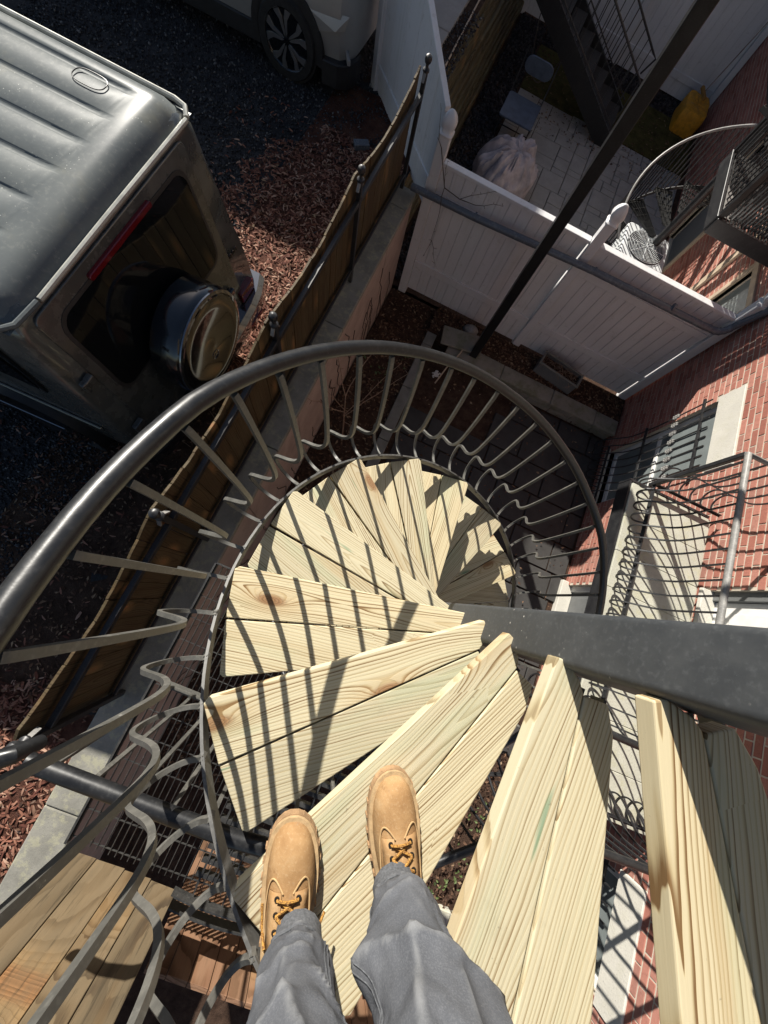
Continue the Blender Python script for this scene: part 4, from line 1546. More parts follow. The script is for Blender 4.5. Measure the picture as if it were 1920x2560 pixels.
# dark stain on the right toe cap: a thin dried patch of its own outline
# trousers: one continuous skin from both hems to the waist
def trousers():
    me = bpy.data.meshes.new('trousers')
    # (centre, radius) along each leg
    Ls = [((.240, -.598, TZ + .135), .058), ((.230, -.585, TZ + .22), .063), ((.224, -.56, TZ + .34), .066), ((.206, -.52, TZ + .50), .074), ((.20, -.53, TZ + .68), .088), ((.24, -.60, TZ + .86), .125)]
    Rs = [((.390, -.470, TZ + .135), .057), ((.384, -.458, TZ + .22), .065), ((.378, -.455, TZ + .34), .070), ((.366, -.452, TZ + .50), .075), ((.35, -.49, TZ + .68), .090), ((.36, -.57, TZ + .86), .125)]
    Ls_, Rs_ = Ls, Rs
    pv = ((.30, -.62, TZ + .95), .15)
    verts = [pv[0]] + [p for p, r in Ls] + [p for p, r in Rs] + [(.30, -.64, TZ + 1.08)]
    rad = [pv[1]] + [r for p, r in Ls] + [r for p, r in Rs] + [.155]
    nL = len(Ls)
    edges = [(i, i + 1) for i in range(1, nL)] + [(nL, 0)] + [(i, i + 1) for i in range(nL + 1, 2 * nL)] + [(2 * nL, 0), (0, 2 * nL + 1)]
    me.from_pydata(verts, edges, [])
    o = bpy.data.objects.new('tmp', me)
    COL.objects.link(o)
    sk = o.modifiers.new('skin', 'SKIN')
    sk.use_smooth_shade = True
    for d, r in zip(me.skin_vertices[0].data, rad):
        d.radius = (r, r)
    me.skin_vertices[0].data[0].use_root = True
    sb = o.modifiers.new('sub', 'SUBSURF')
    sb.levels = sb.render_levels = 4
    dg = bpy.context.evaluated_depsgraph_get()
    m2 = bpy.data.meshes.new_from_object(o.evaluated_get(dg))
    bpy.data.objects.remove(o)
    # cloth: long drag folds, knee bags, stacked wrinkles above the hem
    from mathutils import noise as nz
    bm = bmesh.new()
    bm.from_mesh(m2)
    # open the hems
    bmesh.ops.delete(bm, geom=[f for f in bm.faces if f.calc_center_median().z < TZ + .128], context='FACES')
    bm.normal_update()
    CR = [(1, 3.4, .29, 2.2, .345, .012, .012), (1, 2.2, .345, .4, .36, .013, .014), (1, 2.2, .345, 2.75, .62, .016, .013), (1, .45, .36, .95, .70, .020, .018), (1, 3.3, .24, 1.9, .215, .008, .009),
          (1, 1.4, .36, 1.6, .6, .007, .012), (1, 2.5, .19, 1.1, .205, .006, .008), (1, 3.6, .33, 3.1, .40, -.012, .010), (1, .2, .50, .6, .44, -.016, .016),
          (0, 2.1, .365, 3.4, .50, .013, .012), (0, 2.1, .365, 1.05, .64, .015, .013), (0, 2.0, .37, 2.0, .6, .006, .012), (0, 3.0, .26, 1.6, .235, .008, .009), (0, 1.5, .30, .6, .385, .012, .012),
          (0, 1.2, .44, .5, .40, -.012, .010), (0, 2.8, .195, 1.4, .205, .006, .008), (0, 3.6, .40, 3.2, .60, .012, .014)]
    BAG = [(1, 3.5, .29, .026, .035, .6), (1, .25, .42, .034, .060, .55), (0, .65, .40, .034, .045, .6), (0, 3.5, .50, .020, .08, .6)]
    co = {}
    for v in bm.verts:
        p = v.co
        h = p.z - TZ
        leg = 0 if (p - Vector((.228, -.57, p.z))).length < (p - Vector((.384, -.454, p.z))).length else 1
        cx, cy = ((.228, -.57), (.384, -.454))[leg]
        a = math.atan2(p.y - cy, p.x - cx)
        f = 0.0
        # diagonal drag folds
        w = math.sin(5.5 * h * 6 + a * 2.0 + 1.7 * nz.noise(Vector((a, h * 4, leg * 9))) * 2 + leg * 2)
        f += .004 * max(0, w) ** 2.2 * min(1, h / .2)
        q = nz.noise(Vector((math.cos(a) * 1.3 + leg * 7, math.sin(a) * 1.3, h * 7)))
        f += .008 * q
        q2 = nz.noise(Vector((math.cos(a) * 2.6 + leg * 3, math.sin(a) * 2.6, h * 17 + q * 2)))
        f += .0030 * (1 - abs(q2) * 2.0)
        q3 = nz.noise(Vector((math.cos(a) * 4.5 + leg * 3, math.sin(a) * 4.5, h * 40 + 3 * a)))
        f += .0007 * (1 - abs(q3) * 2.2)
        # crisp creases: lines in (angle, height), and the bags where the cloth breaks
        for (l_, a0_, h0_, a1_, h1_, am, wd) in CR:
            if l_ != leg:
                continue
            u0, v0, u1, v1 = a0_ * .085, h0_, a1_ * .085, h1_
            pu, pv_ = (a % (2 * math.pi)) * .085, h
            dd = []
            for sh in (0, -2 * math.pi * .085):
                qu = pu + sh
                t_ = max(0, min(1, ((qu - u0) * (u1 - u0) + (pv_ - v0) * (v1 - v0)) / ((u1 - u0) ** 2 + (v1 - v0) ** 2)))
                dd.append(math.hypot(qu - u0 - t_ * (u1 - u0), pv_ - v0 - t_ * (v1 - v0)))
            f += am * math.exp(-min(dd) / wd)
        for (l_, ph, hh, am, wd, aw) in BAG:
            if l_ == leg:
                da = math.atan2(math.sin(a - ph), math.cos(a - ph))
                f += am * math.exp(-((h - hh) / wd) ** 2 - (da / aw) ** 2)
        if h < .158:
            f = f * max(0.15, (h - .128) / .03) + .0045
        elif h < .163:
            f -= .002
        co[v] = p + v.normal * f
    for v, p in co.items():
        v.co = p
    bm.to_mesh(m2)
    bm.free()
    L = Vector(pe.location)
    m2.transform(Matrix.Translation(-L))
    m2.name = 'trousers'
    m2.polygons.foreach_set('use_smooth', [True] * len(m2.polygons))
    m2.materials.clear()
    m2.materials.append(M['canvas'])
    t = bpy.data.objects.new('trousers', m2)
    COL.objects.link(t)
    t.parent = pe
    so = t.modifiers.new('solid', 'SOLIDIFY')
    so.thickness = .004
    # stitched hems and side seams, laid on the cloth itself
    from mathutils.bvhtree import BVHTree
    bm = bmesh.new()
    bm.from_mesh(m2)
    tree = BVHTree.FromBMesh(bm)
    bm.free()
    ax = ([Vector(p) for p, r in Ls_], [Vector(p) for p, r in Rs_])
    def axis_at(leg, z):
        P_ = ax[leg]
        for p0, p1 in zip(P_[:-1], P_[1:]):
            if p0.z <= z <= p1.z:
                return p0.lerp(p1, (z - p0.z) / (p1.z - p0.z))
        return P_[0].copy()
    def on_cloth(leg, a, h, lift=.0012):
        c = axis_at(leg, TZ + max(h, .136))
        c.z = TZ + h
        d = Vector((math.cos(a), math.sin(a), 0))
        hit = tree.ray_cast(c - L, d)
        return (hit[0] + d * lift + L) if hit[0] is not None else None
    def stitch(pts):
        pts = [p for p in pts if p is not None]
        if len(pts) > 3:
            part('seam', B().tube(pts, .0013, 5), M['seam'], t, smooth=True)
    for leg in (0, 1):
        stitch([on_cloth(leg, k * math.pi / 18, .158) for k in range(37)])
        for a_ in ((.95, .83) if leg == 0 else (3.35, 3.47)):
            stitch([on_cloth(leg, a_ + .10 * math.sin(k * .3), .165 + k * .012) for k in range(42)])
    return t
trousers()
# shins inside the trousers, so that the hems are not hollow
b = B()
for (p, q) in (((.240, -.598), (.226, -.565)), ((.390, -.470), (.384, -.455))):
    b.tube([(p[0], p[1], TZ + .10), (p[0], p[1], TZ + .2), (q[0], q[1], TZ + .34)], [.045, .048, .05], 14)
part('sock', b, M['seam'], pe, smooth=True)


# ------------------------------------------------------------------ vehicles on the lot
def car_paint(name, c, rough=0.28, dust=0.25, metal=0.35):
    m = MT(name, rough, metal, coat=0.7)
    p = m.world()
    n = m.noise(p, 5, 7, 0.65)
    n2 = m.noise(p, 160, 3, 0.6)
    f = m.math('MULTIPLY', m.sstep(n, 0.38, 0.72), dust)
    cc = m.mix(f, c, (0.27, 0.27, 0.25))
    cc = m.mix(m.math('MULTIPLY', m.sstep(n2, .66, .72), dust * .8), cc, (0.4, 0.4, 0.38))
    m.col(cc)
    m.rough(m.math('ADD', m.math('MULTIPLY', f, 0.5), rough))
    m.put(m.b.inputs['Coat Roughness'], m.math('ADD', m.math('MULTIPLY', n, 0.10), 0.02))
    return m.m
M['olive'] = car_paint('dusty_grey_green_paint', (0.075, 0.078, 0.074), 0.24, 0.25)
roofm = MT('dusty_grey_roof', 0.5, 0.0, spec=0.10)
p_ = roofm.world()
n_ = roofm.noise(p_, 2.2, 6, 0.62)
n2_ = roofm.noise(p_, 34, 6, 0.7)
c_ = roofm.ramp(n_, [(0.3, (0.10, 0.112, 0.118)), (0.6, (0.145, 0.157, 0.155)), (0.75, (0.19, 0.19, 0.16))])
c_ = roofm.mix(roofm.math('MULTIPLY', roofm.sstep(n2_, .5, .75), .28), c_, (0.32, 0.32, 0.29))
sp_ = roofm.math('LESS_THAN', roofm.voro(p_, 38), 0.10)
c_ = roofm.mix(roofm.math('MULTIPLY', sp_, roofm.sstep(roofm.noise(p_, 3, 2), .5, .6)), c_, (0.5, 0.5, 0.46))
roofm.col(c_)
roofm.rough(roofm.math('ADD', roofm.math('MULTIPLY', n2_, 0.14), 0.26))
M['roofpaint'] = roofm.m
M['silver'] = car_paint('silver_grey_paint', (0.36, 0.355, 0.34), 0.3, 0.25, 0.3)
M['cladding'] = plain('black_cladding', (0.022, 0.022, 0.023), 0.55, var=0.2, scale=12)
M['tyre'] = plain('dusty_tyre', (0.020, 0.020, 0.020), 0.85, var=0.4, scale=26)
M['gloss'] = MT('gloss_black', 0.12, spec=0.5, coat=0.8).col((0.008, 0.009, 0.011)).m
M['bluegloss'] = MT('dark_chrome', 0.10, 0.9, coat=0.5).col((0.22, 0.23, 0.25)).m
M['chrome'] = MT('satin_chrome', 0.22, 1.0).col((0.6, 0.6, 0.6)).m
M['alloy'] = MT('machined_alloy', 0.28, 0.9).col((0.62, 0.62, 0.63)).m
M['redlens'] = MT('red_lens', 0.12, spec=0.5, coat=0.6).col((0.12, 0.004, 0.007)).m
M['greylens'] = MT('clear_lens', 0.15, spec=0.5).col((0.30, 0.29, 0.28)).m
M['gutter'] = plain('pale_roof_gutter', (0.42, 0.42, 0.38), 0.4, 0.2, var=0.12, scale=14)

ov = empty('off_road_car', (-4.0, 1.5, LOT), 'boxy grey-green off-road car with a ribbed roof and covered spare wheel', 'car')
RX, RY0, RY1, RZ = -2.04, 0.58, 2.45, 3.61     # rear roof edge, roof sides, roof height
FX = -5.6
# greenhouse + body as lofted sections along X
def sect(x, ins, zr):
    zr -= .04
    y0, y1 = RY0 + ins, RY1 - ins
    w = 0.055
    return [(x, y0 - .075, 2.05), (x, y0 - .08, 2.45), (x, y0 - .07, 2.66), (x, y0 - .055, 2.70), (x, y0, zr - .10), (x, y0 + .04, zr - .035), (x, y0 + .12, zr),
            (x, y1 - .12, zr), (x, y1 - .04, zr - .035), (x, y1, zr - .10), (x, y1 + .055, 2.70), (x, y1 + .07, 2.66), (x, y1 + .08, 2.45), (x, y1 + .075, 2.05)]
def slope(s, dx_low):
    return [(x + dx_low * (RZ - z) / 1.4, y, z) for x, y, z in s]
r0 = slope(sect(RX - .0, .035, RZ - .085), .20)
r1 = slope(sect(RX - .035, .006, RZ - .03), .20)
r2 = slope(sect(RX - .16, 0, RZ - .004), .16)
r3 = sect(RX - .8, 0, RZ)
r4 = sect(FX, 0, RZ)
b = B().rings([r0, r1, r2, r3, r4])
body = part('body', b, M['olive'], ov, smooth=True)
body.data.set_sharp_from_angle(angle=R(50))
# roof skin: pressed ribs and a rounded rim, one sheet 4 mm proud of the shell
ribs = [RY0 + .22 + i * (RY1 - RY0 - .42) / 6 for i in range(7)]
xs = [(FX, 1), (RX - .44, 1), (RX - .34, .95), (RX - .27, .6), (RX - .235, 0), (RX - .20, 0), (RX - .14, 0), (RX - .09, 0), (RX - .05, 0), (RX - .015, 0), (RX + .006, 0)]
def rim_drop(d):         # distance in from the edge -> drop
    if d >= .17:
        return 0.0
    t = 1 - d / .17
    return .105 * t ** 2.6
ys = []
for yc in ribs:
    ys += [(yc - .027, 0), (yc - .022, .35), (yc - .016, 1), (yc + .016, 1), (yc + .022, .35), (yc + .027, 0)]
lo = [RY0 + q for q in (-.004, .012, .035, .07, .11, .15)]
hi = [RY1 - q for q in (.15, .11, .07, .035, .012, -.004)]
ys = [(y, 0) for y in lo] + ys + [(y, 0) for y in hi]
vs, fs = [], []
for x, on in xs:
    for y, r_ in ys:
        d = min(RX + .006 - x, y - (RY0 - .004), RY1 + .004 - y)
        dx_, dy_ = RX + .006 - x, min(y - RY0 + .004, RY1 + .004 - y)
        if dx_ < .17 and dy_ < .17:
            d = .17 - min(.17, math.hypot(.17 - dx_, .17 - dy_))
        vs.append((x, y, RZ + .006 - .009 * r_ * on - rim_drop(max(0, d)) - .018 * ((y - (RY0 + RY1) / 2) / .9) ** 2))
nn = len(ys)
for i in range(len(xs) - 1):
    for j in range(nn - 1):
        fs.append((i * nn + j, i * nn + j + 1, (i + 1) * nn + j + 1, (i + 1) * nn + j))
rf = part('roof', B().add(vs, fs), M['roofpaint'], ov, smooth=True)
rf.data.set_sharp_from_angle(angle=R(60))
for (y, dx) in ((ribs[6] - .06, -.45), (ribs[3] + .08, -.95)):
    ring = []
    for k in range(28):
        a = k * 2 * math.pi / 28
        ring.append((RX + dx + .10 * math.copysign(abs(math.cos(a)) ** .7, math.cos(a)), y + .055 * math.copysign(abs(math.sin(a)) ** .7, math.sin(a)), RZ + .006))
    ring.append(ring[0])
    part('roof_plug', B().tube(ring, .0032, 6, cap=False), M['rail'], rf, smooth=True)
# rain gutter
pts = [(FX, RY1 + .012, RZ - .085), (RX - .10, RY1 + .012, RZ - .085), (RX - .03, RY1 + .004, RZ - .095), (RX + .012, RY1 - .06, RZ - .105)]
part('gutter', B().tube(pts, .017, 8), M['gutter'], ov, smooth=True)
pts = [(RX + .018, RY1 - .075, RZ - .107), (RX + .020, (RY0 + RY1) / 2, RZ - .102), (RX + .018, RY0 + .25, RZ - .107)]
part('gutter', B().tube(pts, .016, 8), M['gutter'], ov, smooth=True)
pts = [(RX + .017, RY0 + .235, RZ - .107), (RX + .005, RY0 + .06, RZ - .105), (RX - .04, RY0 - .005, RZ - .097), (RX - .12, RY0 - .012, RZ - .085), (FX, RY0 - .012, RZ - .085)]
part('gutter', B().tube(pts, .017, 8), M['roofpaint'], ov, smooth=True)

def rx(z, off=0.0):      # rear face of the body at height z
    return RX + .20 * (RZ - z) / 1.4 + off
def rear_patch(y0, y1, z0, z1, th, cr=.05, n=5):
    """plate lying on the sloping rear face, rounded corners"""
    poly = []
    for (cy, cz, a0) in ((y1 - cr, z1 - cr, 0), (y0 + cr, z1 - cr, 90), (y0 + cr, z0 + cr, 180), (y1 - cr, z0 + cr, 270)):
        for k in range(n):
            a = R(a0 + 90 * k / (n - 1))
            poly.append((cy + cr * math.cos(a), cz + cr * math.sin(a)))
    bb = B()
    m_ = len(poly)
    vs = [(rx(z, .0), y, z) for y, z in poly] + [(rx(z, th), y, z) for y, z in poly]
    return bb.add(vs, [tuple(range(m_))[::-1], tuple(range(m_, 2 * m_))] + [(i, (i + 1) % m_, m_ + (i + 1) % m_, m_ + i) for i in range(m_)])
gate = part('tailgate', rear_patch(.70, 2.26, 2.12, RZ - .135, .022, .05), M['olive'], ov, bevel=0.006, seg=2)
part('rear_window', rear_patch(.80, 2.15, 2.72, RZ - .24, .030, .10, 6), M['glass'], gate)
part('seal', rear_patch(.775, 2.175, 2.695, RZ - .215, .026, .115, 6), M['cladding'], gate)
part('brake_light', rear_patch(1.12, 1.78, RZ - .228, RZ - .192, .045, .015), M['redlens'], gate, bevel=0.004)
part('handle', B().obox((rx(2.42, .05), 2.08, 2.42), (.022, .055, .028)), M['gloss'], gate, bevel=0.010, seg=2)
for i, y in enumerate((2.30, 2.345, 2.39)):
    b = B()
    ring = [(rx(2.60 - .0, .006), y + .016 * math.cos(k * math.pi / 4), 2.60 + .022 * math.sin(k * math.pi / 4)) for k in range(9)]
    b.tube(ring, .0045, 5, cap=False)
    part('badge', b, M['gloss'], body)
for z in (3.02, 2.45):
    part('hinge', B().obox((rx(z, .03), .64, z), (.022, .05, .03)).obox((rx(z, .045), .60, z), (.014, .016, .045)), M['olive'], gate, bevel=0.008, seg=2)
# spare wheel in its hard cover
cy, cz = 1.46, 2.63
sx = rx(cz) + .045
b = B().lathe([(.40, 0), (.422, .02), (.426, .19), (.418, .225), (.402, .245)], (sx, cy, cz), 56, 'X')
sp = part('spare_wheel', b, M['gloss'], ov, smooth=True)
part('cover_ring', B().lathe([(.404, .228), (.419, .246), (.417, .256), (.396, .262), (.389, .256)], (sx, cy, cz), 56, 'X', cap=False), M['bluegloss'], sp, smooth=True)
part('cover_disc', B().lathe([(.391, .252), (.380, .262), (.30, .268), (.285, .261), (.03, .270), (.002, .271)], (sx, cy, cz), 56, 'X', cap=False), M['gloss'], sp, smooth=True)
b = B().lathe([(.040, .0), (.042, .006), (.034, .007), (.033, .0)], (sx + .266, cy - .02, cz - .10), 24, 'X', cap=False)
for k in range(3):
    a = R(90 + 120 * k)
    b.obox((sx + .269, cy - .02 + .017 * math.cos(a), cz - .10 + .017 * math.sin(a)), (.002, .017, .003), 0, a)
part('emblem', b, M['bluegloss'], sp)
part('carrier', B().lathe([(.16, 0), (.13, .05)], (sx - .05, cy, cz), 20, 'X'), M['gloss'], sp, smooth=True)
# lamps and bumper
for y in (2.30, .66):
    part('tail_light', B().box(rx(2.25) - .02, rx(2.25) + .055, y - .10, y + .125, 2.19, 2.30), M['redlens'], ov, bevel=0.012, seg=2)
bp = []
for y in [RY0 - .14 + i * (RY1 - RY0 + .28) / 12 for i in range(13)]:
    f = abs((y - (RY0 + RY1) / 2) / ((RY1 - RY0) / 2 + .14))
    bp.append((rx(2.1) + .13 - .10 * f ** 5, y))
b = B()
rings = [[(x - .17, y, 1.98), (x, y, 1.98), (x + .02, y, 2.03), (x + .015, y, 2.15), (x - .03, y, 2.185), (x - .17, y, 2.185)] for x, y in bp]
b.rings(rings)
bpo = part('bumper', b, M['bluegloss'], ov, smooth=True)
bpo.data.set_sharp_from_angle(angle=R(35))
part('reflector', B().box(rx(2.1) + .132, rx(2.1) + .146, 2.10, 2.33, 2.02, 2.06), M['redlens'], bpo)
part('sill', B().box(FX, RX - .55, RY0 - .17, RY0 - .07, 1.93, 2.03), M['bluegloss'], ov, bevel=0.01, seg=2)
# near side: window, belt strip, wheel arch and wheel
def sy(z):
    return RY0 - .055 * (RZ - .10 - z) / (RZ - .80 - 2.70 + .70)
def side_patch(poly, th):
    bb = B()
    n_ = len(poly)
    f = lambda x, z, o: (x, RY0 - .055 * max(0, min(1, (RZ - .10 - z) / .70)) - (.025 if z < 2.68 else 0) - o, z)
    vs = [f(x, z, 0.001) for x, z in poly] + [f(x, z, th) for x, z in poly]
    return bb.add(vs, [tuple(range(n_)), tuple(range(n_, 2 * n_))[::-1]] + [(i, (i + 1) % n_, n_ + (i + 1) % n_, n_ + i) for i in range(n_)])
for xa, xb in ((RX - .38, RX - 1.25), (RX - 1.34, RX - 2.2)):
    poly = [(xa + .06, 2.76), (xa, 3.0), (xa - .06, RZ - .20), (xb, RZ - .20), (xb, 2.76)]
    part('side_window', side_patch(poly, .010), M['glass'], ov)
part('window_strip', side_patch([(RX - .24, 2.78), (RX - .30, RZ - .17), (RX - .33, RZ - .17), (RX - .27, 2.78)], .016), M['gloss'], ov)
part('side_moulding', side_patch([(RX - .02, 2.40), (RX - .02, 2.46), (FX, 2.46), (FX, 2.40)], .022), M['olive'], ov, bevel=0.006)
def wheel(parent, c, axis_dir, r=.37, w=.24, label=None, spoked=True):
    """wheel whose axle is along Y; outer face towards axis_dir"""
    s = axis_dir
    b = B().lathe([(r * .62, -.5 * w * s), (r * .94, -.5 * w * s), (r, -.36 * w * s), (r, .36 * w * s), (r * .95, .5 * w * s), (r * .75, .52 * w * s), (r * .73, .40 * w * s)], c, 48, 'Y')
    wo = part('wheel', b, M['tyre'], parent, smooth=True)
    tr_ = B()
    for k in range(48):
        a = k * 2 * math.pi / 48
        tr_.obox((c[0] + r * 1.002 * math.cos(a), c[1], c[2] + r * 1.002 * math.sin(a)), (.006, w * .34, .012), 0, 0, -a)
    part('tread_block', tr_, M['tyre'], wo)
    rim = part('rim', B().lathe([(r * .745, .43 * w * s), (r * .73, .50 * w * s), (r * .69, .42 * w * s), (r * .65, .1 * w * s), (.02, .08 * w * s)], c, 40, 'Y'), M['gloss'], wo, smooth=True)
    if spoked:
        y0 = c[1] + .40 * w * s
        for k in range(5):
            a = R(100 + 72 * k)
            for sgn in (-1, 1):
                poly = [(.038, sgn * .008), (.060, sgn * .024), (r * .46, sgn * .050), (r * .66, sgn * .118), (r * .71, sgn * .115), (r * .735, sgn * .050), (r * .52, sgn * .014), (.075, sgn * .004)]
                bb = B()
                pts = [(c[0] + u * math.cos(a) - v * math.sin(a), c[2] + u * math.sin(a) + v * math.cos(a)) for u, v in poly]
                n_ = len(pts)
                vs = [(x, y0 - .03 * s, z) for x, z in pts] + [(x, y0 + .016 * s, z) for x, z in pts]
                bb.add(vs, [tuple(range(n_)), tuple(range(n_, 2 * n_))[::-1]] + [(i, (i + 1) % n_, n_ + (i + 1) % n_, n_ + i) for i in range(n_)])
                part('spoke', bb, M['alloy'], wo)
        part('hub_cap', B().lathe([(.032, 0), (.030, .018 * s), (.005, .022 * s)], (c[0], y0, c[2]), 20, 'Y'), M['gloss'], wo, smooth=True)
    return wo
part('wheel_arch', B().lathe([(.45, 0), (.45, .12), (.41, .13), (.41, .0)], (RX - .70, RY0 - .16, LOT + .40), 32, 'Y', cap=False), M['cladding'], ov, smooth=True)
wheel(ov, (RX - .70, RY0 + .05, LOT + .40), -1, r=.40, w=.26, spoked=False)
wheel(ov, (RX - .70, RY1 - .05, LOT + .40), 1, r=.40, w=.26, spoked=False)
part('chassis', B().box(FX, RX - .1, RY0 + .1, RY1 - .1, 1.86, 2.06), M['cladding'], ov)

# silver car beyond
sv = empty('silver_car', (-4.6, 7.1, LOT), 'silver car with black wheel arches and five-spoke alloy wheel, half out of frame', 'car')
SX, SY0, SY1 = -2.34, 5.95, 7.78
def ssec(x, y_in, z0, zb, zt, ins):
    a, c = SY0 + y_in, SY1 - y_in
    return [(x, a + .03, z0), (x, a - .01, z0 + .30), (x, a, zb - .16), (x, a + .03, zb), (x, a + ins, zt - .10), (x, a + ins + .10, zt), (x, c - ins - .10, zt), (x, c - ins, zt - .10), (x, c - .03, zb), (x, c, zb - .16), (x, c + .01, z0 + .30), (x, c - .03, z0)]
secs = [ssec(SX, .30, 2.02, 2.52, 2.66, .16), ssec(SX - .05, .16, 1.96, 2.56, 2.95, .15), ssec(SX - .16, .05, 1.92, 2.58, 3.28, .16), ssec(SX - .5, 0, 1.90, 2.58, 3.42, .17), ssec(SX - 1.6, 0, 1.88, 2.56, 3.46, .18), ssec(SX - 3.0, .0, 1.88, 2.52, 3.38, .20), ssec(SX - 3.6, .02, 1.88, 2.48, 2.62, .3), ssec(SX - 4.6, .12, 1.9, 2.35, 2.42, .3)]
bd = part('body', B().rings(secs), M['silver'], sv, smooth=True)
bd.data.set_sharp_from_angle(angle=R(30))
# folded crease panel on the rear quarter
part('crease', B().add([(SX - .06, SY0 + .08, 2.40), (SX - .62, SY0 - .012, 2.36), (SX - .55, SY0 - .012, 2.16), (SX - .10, SY0 + .05, 2.28), (SX - .20, SY0 + .0, 2.26)], [(0, 1, 4), (1, 2, 4), (2, 3, 4), (3, 0, 4)]), M['silver'], bd)
part('tail_light', B().obox((SX - .52, SY0 + .02, 2.60), (.20, .03, .05), 0.05, 0, 0.25), M['redlens'], sv, bevel=0.008)
b = B().rings([[(x, SY0 - .030 + yo, 1.74), (x, SY0 - .03 + yo, 1.98), (x, SY0 + .10 + yo, 2.0), (x, SY0 + .10 + yo, 1.74)] for x, yo in ((SX + .02, .26), (SX - .04, .10), (SX - .16, .02), (SX - .36, 0))])
part('bumper', b, M['cladding'], sv, smooth=False, bevel=0.01)
part('reflector', B().obox((SX - .06, SY0 + .085, 2.06), (.11, .02, .028), -1.0), M['greylens'], sv, bevel=0.005)
part('sill', B().box(SX - 3.5, SX - 1.2, SY0 - .012, SY0 + .1, 1.80, 1.98), M['cladding'], sv, bevel=0.01)
wc = (SX - .82, SY0 + .10, LOT + .38)
ar = B()
rings = []
for k in range(25):
    a = R(-12 + 204 * k / 24)
    rings.append([(wc[0] + q * math.cos(a), y, wc[2] + q * math.sin(a)) for q, y in ((.395, SY0 - .028), (.475, SY0 - .028), (.475, SY0 + .04), (.395, SY0 + .04))])
part('wheel_arch', ar.rings(rings), M['cladding'], sv, smooth=True)
part('wheel_well', B().lathe([(.40, 0), (.40, .04)], (wc[0], SY0 - .022, wc[2]), 32, 'Y'), M['cladding'], sv)
wheel(sv, (wc[0], SY0 + .055, wc[2]), -1, r=.375, w=.22)
wheel(sv, (SX - 3.55, SY0 + .10, wc[2]), -1, r=.375, w=.22)
wheel(sv, (SX - 3.55, SY1 - .10, wc[2]), 1, r=.375, w=.22)
wheel(sv, (SX - .82, SY1 - .10, wc[2]), 1, r=.375, w=.22)
part('side_glass', B().add([(SX - .75, SY0 + .028, 2.66), (SX - .9, SY0 + .135, 3.26), (SX - 2.9, SY0 + .15, 3.22), (SX - 3.3, SY0 + .045, 2.60)], [(0, 1, 2, 3)]), M['glass'], sv)
for y in (SY0 + .22, SY1 - .22):
    part('roof_rail', B().tube([(SX - .6, y, 3.44), (SX - .75, y, 3.50), (SX - 2.3, y, 3.52), (SX - 2.5, y, 3.46)], .02, 8), M['cladding'], sv, smooth=True)

o = part('blue_brick', B().obox((-1.90, 5.44, LOT + .04), (.10, .055, .04), .6), M['downpipe'], bevel=0.006)
thing(o, 'bluish block on the gravel by the end of the wooden fence', 'block')
o = part('white_scrap', B().obox((-1.75, .25, LOT + .03), (.025, .012, .003), .6, .5), M['whitepaint'])
thing(o, 'tiny white scrap on the dark mulch behind the handrail', 'litter')
tw = B()
for i in range(36):
    x, y = random.uniform(-2.1, -1.32), random.uniform(-.5, 4.6)
    a = random.uniform(0, 6.28)
    l = random.uniform(.04, .16)
    tw.tube([(x, y, LOT + .035), (x + l * math.cos(a), y + l * math.sin(a), LOT + .045)], .0032, 4)
kind(part('loose_twigs', tw, M['twig']), 'stuff')

# ------------------------------------------------------------------ the neighbour's yard
tw_ = empty('timber_wall', (-1.4, 9, NY), 'old mossy landscape timber wall along the left of the next yard', 'wall')
for c_ in range(9):
    y = 5.35 - (c_ % 2) * .6
    while y < 13.0:
        y1 = min(y + 2.4, 13.0)
        x0 = -1.19 - c_ * .035
        part('sleeper', B().box(x0 - .16, x0 + random.uniform(-.015, .015), max(5.3, y) + .004, y1 - .004, NY + c_ * .152, NY + .148 + c_ * .152), M['timber'], tw_, origin=(x0 - .08, (max(5.3, y) + y1) / 2, NY + c_ * .152 + .07), bevel=0.022, seg=2)
        y = y1
tr2 = empty('flag_path', (-1.85, 9, 1.1), 'mossy flagstone path behind the old timber wall', 'path')
y = 6.5
while y < 13:
    y1 = y + random.uniform(.75, .95)
    part('flagstone', B().box(-2.25, -1.68, y + .012, y1 - .012, 1.50, 1.63 + random.uniform(-.006, .006)), M['paver'], tr2, bevel=0.01)
    y = y1
kind(part('terrace', B().box(-2.45, -1.48, 6.55, 13.0, 0.2, 1.575), M['soil']), 'structure')
o = part('yard_pipe', B().tube([(-1.60, 12.4, 1.62), (-1.57, 10.2, 1.61), (-1.52, 8.3, 1.60), (-1.48, 7.2, 1.59)], .012, 6), M['tanpaint'], smooth=True)
thing(o, 'pale thin pipe lying on top of the old timber wall', 'pipe')
scatter('black_stones', M['blackstone'], np.concatenate([inside(5200, -1.15, -.55, 5.2, 13.0, NY - .02), inside(2600, -.5, 3.4, 12.35, 13.0, NY - .02)]), (.02, .045), 'stone')

